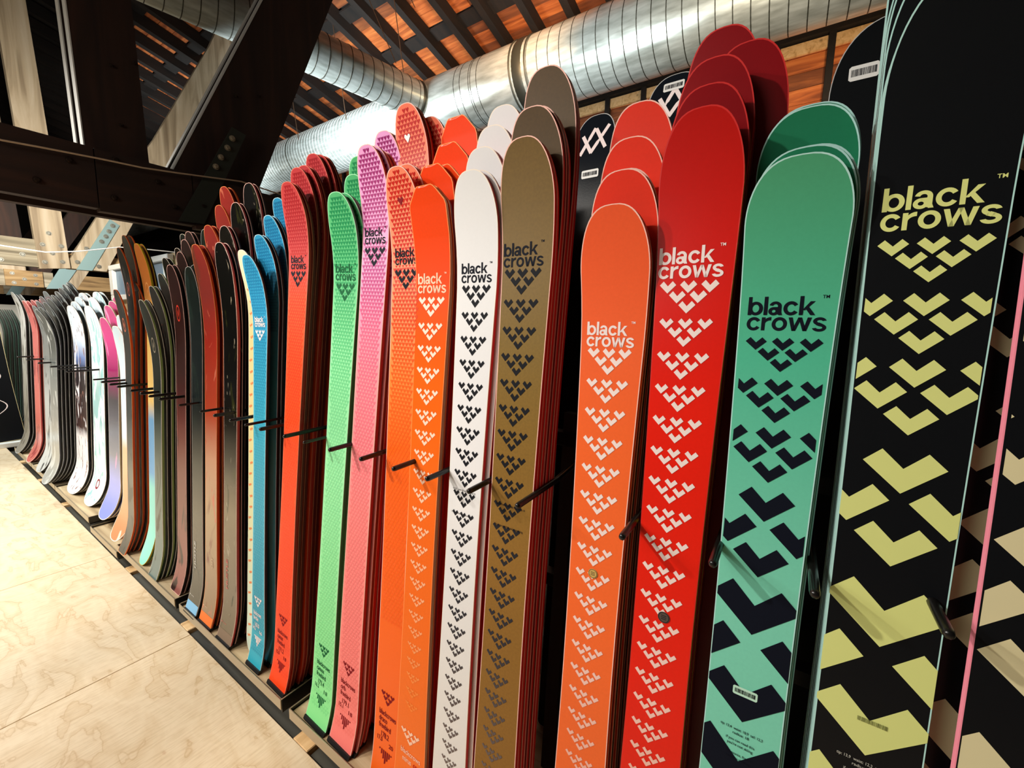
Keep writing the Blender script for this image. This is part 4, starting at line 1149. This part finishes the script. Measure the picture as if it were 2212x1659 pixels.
stack('snowboard', -3.760, 0.0, [(1.37, 0.085), (1.45, 0.108), (1.48, 0.130), (1.51, 0.152)], dict(shape=dict(w=(0.25, 0.225, 0.25), **SB), top=top_mag, side=S_stripe, rim=S_cream),
      'magenta snowboard fading to lilac', 'left of the pale blue boards', 'snowboard')
top_wB = marble_mat('white_teal_board', [(0, (240, 240, 240)), (0.45, (240, 240, 240)), (0.6, (150, 190, 190)), (0.85, (160, 196, 190)), (1.0, (226, 236, 238)), (1.6, (222, 236, 240))], (240, 242, 240), 1.6, 0.5, 0.28, (150, 196, 196))


def f_ring(sh, o, i):
    pr = Print(sh, 0.001)
    for k in range(20):
        a, b_ = k * math.pi / 10, (k + 1) * math.pi / 10
        pr.poly([(rr * 0.035 * math.cos(t_), 0.16 + rr * 0.035 * math.sin(t_)) for rr, t_ in ((0.68, a), (1, a), (1, b_), (0.68, b_))])
    pr.done('ring_emblem', P_dkred, o)


stack('snowboard', -4.13, 0.0, [(1.45, 0.09), (1.51, 0.112), (1.55, 0.134), (1.55, 0.156)], dict(shape=dict(w=(0.31, 0.29, 0.31), **SB), top=top_wB, side=S_blk, rim=S_cream, front=f_ring),
      'white snowboard with teal splash', 'left of the magenta boards', 'snowboard')
top_wA = marble_mat('white_dark_board', [(0, (242, 238, 236)), (0.42, (240, 234, 232)), (0.5, (60, 36, 34)), (0.95, (34, 30, 34)), (1.05, (110, 130, 180)), (1.2, (224, 234, 240)), (1.6, (226, 236, 240))], (232, 226, 226), 2.4, 0.56, 0.28, (130, 90, 80))
stack('snowboard', -4.53, 0.0, [(1.455, 0.075), (1.487, 0.096), (1.523, 0.118), (1.555, 0.140), (1.555, 0.160)], dict(shape=dict(w=(0.35, 0.32, 0.35), **SB), top=top_wA, side=S_blk, rim=S_cream),
      'white snowboard with dark middle', 'left of the teal-splashed boards', 'snowboard')
top_gr = marble_mat('grey_board', [(0, (170, 168, 158)), (0.5, (176, 172, 162)), (0.9, (120, 124, 120)), (1.1, (60, 66, 64)), (1.7, (70, 74, 72))], (206, 204, 196), 2.4, 0.56, 0.25)
stack('snowboard', -4.950, 0.0, [(1.42, 0), (1.44, 0.022), (1.48, 0.044), (1.51, 0.066), (1.54, 0.088), (1.57, 0.11), (1.60, 0.132), (1.63, 0.154), (1.65, 0.176)],
      dict(shape=dict(w=(0.27, 0.245, 0.27), **{**SB, 'tc': 0.085}), top=top_gr, side=S_blk, rim=S_grey),
      'grey and black snowboard', 'in the deepest pile of boards', 'snowboard')
stack('snowboard', -5.38, 0.0, [(1.46, 0.03), (1.50, 0.052), (1.54, 0.074), (1.585, 0.096)],
      dict(shape=dict(w=(0.27, 0.245, 0.27), **{**SB, 'tc': 0.07}), top=marble_mat('silver_board', [(0, (200, 198, 190)), (0.6, (206, 204, 198)), (1.0, (130, 130, 126)), (1.7, (110, 112, 110))], (60, 60, 60), 2.4, 0.58, 0.25), side=S_blk, rim=S_grey),
      'silver snowboard', 'right of the salmon red boards', 'snowboard')
stack('snowboard', -5.82, 0.0, [(1.51, 0.03), (1.51, 0.056), (1.52, 0.082), (1.52, 0.108), (1.53, 0.134)],
      dict(shape=dict(w=(0.25, 0.225, 0.25), **{**SB, 'tc': 0.07}), top=marble_mat('salmon_board', [(0, (190, 90, 80)), (0.5, (226, 110, 96)), (1.7, (206, 100, 96))], (150, 40, 44), 2.4, 0.56, 0.25), side=[S_coralpink, S_dkred], rim=S_pinkrim),
      'salmon red snowboard', 'near the far end of the row', 'snowboard')
stack('snowboard', -6.30, 0.0, [(1.60, 0.02), (1.58, 0.045), (1.58, 0.07)],
      dict(shape=dict(w=(0.26, 0.235, 0.26), **{**SB, 'tc': 0.07}), top=marble_mat('weathered_board', [(0, (130, 122, 108)), (0.5, (150, 142, 126)), (1.7, (210, 204, 196))], (92, 86, 74), 3.0, 0.54, 0.4), side=S_blk, rim=S_grey),
      'weathered grey-brown snowboard', 'last in the row', 'snowboard')

# ---- skis of the rear side of the rack, showing behind the front stacks


def f_vv(sh, o, i):
    """double-V emblem and a price label"""
    pr = Print(sh, 0.0008); c = sh.L - 0.062; a = 0.0105; E_ = 1.12
    def bar(p, q_):
        x0_, z0_, x1_, z1_ = p[0] * E_, c + (p[1] - c) * E_, q_[0] * E_, c + (q_[1] - c) * E_; dx_, dz_ = x1_ - x0_, z1_ - z0_; l_ = math.hypot(dx_, dz_); nx_, nz_ = -dz_ / l_ * a / 2, dx_ / l_ * a / 2
        pr.poly([(x0_ + nx_, z0_ + nz_), (x1_ + nx_, z1_ + nz_), (x1_ - nx_, z1_ - nz_), (x0_ - nx_, z0_ - nz_)])
    for p_, q_ in (((-0.038, c - 0.034), (0.0, c + 0.034)), ((-0.034, c + 0.018), (-0.006, c - 0.032)), ((-0.008, c - 0.032), (0.038, c + 0.036)), ((0.002, c + 0.032), (0.033, c - 0.024))):
        bar(p_, q_)
    pr.done('emblem', P_white, o)
    barcode_label(sh, o, -0.004, sh.L - (0.16 if i == 0 else 0.015), 0.054, 0.024, M_label, None)


BACKSH = dict(w=(0.132, 0.108, 0.12), lt=0.10, tc=-0.02, tcl=0.2, bc=0.0)
top_gloss = top_mat('gloss_black_base', [(0, (16, 18, 22)), (2, (20, 24, 30))], 0.16, 0.01)
for X_, L_, lab, wd in ((-0.540, 1.985, 'glossy black ski base with white double-V emblem, behind the bronze skis', 0.130), (-0.318, 2.035, 'glossy black ski base with white double-V emblem, behind the coral and red skis', 0.145)):
    shp = dict(BACKSH); shp['w'] = (wd, 0.112, 0.12)
    o = ski_root('ski', X_, 0, 0, lab, 'ski', None, ZT, 1.12)
    sh = Shape(L_ , *shp.pop('w'), **shp); build_body(sh, o, top_gloss, S_blk, S_grey, None); f_vv(sh, o, 0 if X_ < -0.5 else 1)
o = ski_root('snowboard', 0.150, 0, 0, 'plain black snowboard with a white price label, behind the teal skis', 'snowboard', None, ZT, 1.16)
sh = Shape(2.05, 0.25, 0.22, 0.25, lt=0.17, tc=-0.02, tail='flat', bc=0); build_body(sh, o, top_black, S_grey, S_grey, None)
barcode_label(sh, o, -0.065, sh.L - 0.10, 0.054, 0.034, M_label, None)
o = ski_root('ski', -1.605, 0, 0, 'white and black ski tip, between the red and green heart skis', 'ski', None, ZT, 0.98)
sh = Shape(1.945, 0.124, 0.104, 0.11, lt=0.11, tc=0.02, bc=0); build_body(sh, o, top_mat('white_black_top', [(0, (20, 20, 22)), (1.72, (26, 26, 28)), (1.80, (226, 228, 226)), (2, (232, 234, 232))], 0.35), S_blk, S_cream, None)
for X_, nm in ((-0.40, 'coral'), (-0.62, 'white'), (-0.74, 'white and orange'), (-0.88, 'peach')):
    pass

# ------------------------------------------------------------------ racks
peg_tips = [(0.195, 1), (0.062, 1), (-0.068, 1), (-0.213, 1), (-0.431, 1), (-0.559, 1), (-0.687, 1), (-0.804, 1), (-0.934, 1), (-1.075, 1), (-1.205, 0), (-1.319, 1), (-1.471, 1), (-1.574, 0),
            (-1.69, 1), (-1.824, 1), (-1.946, 0), (-2.159, 0), (-2.39, 1), (-2.519, 1), (-2.639, 1), (-2.783, 1), (-3.0, 1), (-3.131, 1), (-3.288, 1), (-3.45, 0), (-3.814, 1), (-4.089, 1), (-4.33, 0), (-4.576, 1), (-5.008, 1), (-5.475, 1), (-5.9, 1)]
racks = [(-0.395, 0.56, 0.0, 'under the teal, yellow and red skis'), (-1.33, -0.42, 0.0, 'under the green, pink, orange, white and bronze skis'), (-2.29, -1.385, 0.0, 'under the red heart, blue and marbled skis'),
         (-3.22, -2.345, 0.0, 'under the maroon and olive skis'), (-3.80, -3.245, -0.055, 'set lower, under the pale blue snowboards'), (-4.78, -3.83, 0.0, 'under the magenta and white snowboards'),
         (-5.69, -4.80, 0.0, 'under the grey snowboards'), (-6.55, -5.71, 0.0, 'last in the row, under the salmon boards')]
for x0, x1, dz, lab in racks:
    rk = empty('ski_rack', ((x0 + x1) / 2, 0.9, 0), 'black steel rack with a plywood shelf ' + lab, 'rack', 'steel ski racks along the row')
    def part(q_, name, m): 
        o_ = q_.obj(name, m, rk); o_.location = (-(x0 + x1) / 2, -0.9, 0); return o_
    zt = ZT + dz; yf = 0.664
    q = MB(); q.box(x0 + 0.006, x1 - 0.006, yf + 0.004, 1.30, zt - 0.018, zt - 0.0005); part(q, 'shelf_board', M_trayply)
    q = MB(); q.bevbox(x0, x1, yf - 0.004, yf, zt - 0.026, zt + 0.013, 0.001); part(q, 'front_lip', M_lip)
    for xx in (x0, x1 - 0.004):
        q = MB(); q.bevbox(xx, xx + 0.004, yf + 0.0005, 1.3, zt - 0.04, zt + 0.011, 0.001); part(q, 'side_lip', M_black)
        q = MB(); q.bevbox(xx, xx + 0.004, yf + 0.0005, 1.3, zt + 0.0112, zt + 0.0135, 0.0003); part(q, 'lip_edge', M_lip)
    for xx in (x0 + 0.05, x1 - 0.09):
        q = MB(); q.bevbox(xx, xx + 0.04, 0.95, 0.99, 0.0, zt - 0.019, 0.003); part(q, 'foot', M_black)
    for xx in (x0 + 0.06, x1 - 0.10):
        # leaning upright, parallel to the skis
        q = MB(); q.prism([(xx, 1.00, zt), (xx + 0.04, 1.00, zt), (xx + 0.04, 1.03, zt), (xx, 1.03, zt)], (0, 1.1 * math.tan(TH), 1.1)); part(q, 'upright', M_upr)
    q = MB(); q.bevbox(x0, x1, 1.055, 1.095, 1.16, 1.20, 0.003); part(q, 'crossbar', M_black)
    q = MB(); q.bevbox(x0, x1, 1.05, 1.09, 0.72, 0.76, 0.003); part(q, 'crossbar', M_black)
    for px, big in peg_tips:
        if x0 - 0.01 <= px < x1 + 0.015:
            r_ = 0.0068 if big else 0.005
            q = MB(); z_ = 1.133
            q.tube([(px, 0.682, z_), (px, 0.684, z_), (px, 0.690, z_), (px, 0.85, z_ + 0.004), (px, 1.06, z_ + 0.03)], [r_ * 0.5, r_ * 0.85, r_, r_, r_], 10)
            o_ = part(q, 'peg', M_black); o_.data.polygons.foreach_set('use_smooth', [True] * len(o_.data.polygons))

# ------------------------------------------------------------------ the far end of the aisle
q = MB(); q.box(-9.72, -9.66, -1.2, 1.62, 0, ZR + 0.19); tag(q.obj('wall_end', M_white), kind='structure')
# low shelf with a leaning black display board
q = MB(); q.bevbox(-7.95, -7.40, -0.6, 0.96, 0.0, 0.055, 0.004); tag(q.obj('display_plinth', M_white), 'low white plinth at the far end of the aisle', 'plinth')
o = empty('snowboard', (-7.52, 0.78, 0.056), 'black display snowboard with a white line drawing leaning at the far end', 'snowboard')
o.rotation_euler = (-R(7), 0, R(90)); o.rotation_mode = 'XYZ'
o.rotation_euler = Matrix.Rotation(R(90), 3, 'Z').to_euler()
o.matrix_world = Matrix.Translation((-7.50, 0.72, 0.057)) @ Matrix.Rotation(R(90), 4, 'Z') @ Matrix.Rotation(-R(6), 4, 'X') @ Matrix.Rotation(-R(3), 4, 'Y')
sh = Shape(1.90, 0.27, 0.245, 0.27, lt=0.17, tc=0.03, tail='flat', bc=0.0, t=0.055, e=0.003)
build_body(sh, o, top_black, mat('cream_edge', (216, 200, 150), 0.5), mat('cream_edge', (0, 0, 0)), None)
pr = Print(sh, 0.001)
for k in range(26):
    t0, t1_ = k / 26, (k + 1) / 26
    f_ = lambda t_: (-0.02 + 0.07 * math.sin(t_ * 9), 0.35 + 0.5 * t_)
    (a, b_), (c, d) = f_(t0), f_(t1_); pr.poly([(a - 0.005, b_), (a + 0.005, b_), (c + 0.005, d), (c - 0.005, d)])
for k in range(5): pr.poly([(-0.09, 0.42 + k * 0.03), (-0.03, 0.42 + k * 0.03), (-0.03, 0.43 + k * 0.03), (-0.09, 0.43 + k * 0.03)])
pr.done('line_drawing', P_white, o)
stack('ski', -9.20, 0.0, [(1.60, 0.02 * k - 0.0) for k in range(9)],
      dict(shape=dict(w=(0.12, 0.10, 0.11), lt=0.14, tc=0.09, tcl=0.4, bc=0.03), top=top_mat('deep_green_top', [(0, (30, 66, 58)), (2, (36, 84, 72))], 0.35), side=[mat('deep_green_side', (40, 92, 80), 0.4), S_blk], rim=mat('pale_teal_rim', (160, 190, 184), 0.4)),
      'dark green ski', 'at the far left by the white wall', zt=0.0, y0=0.90)
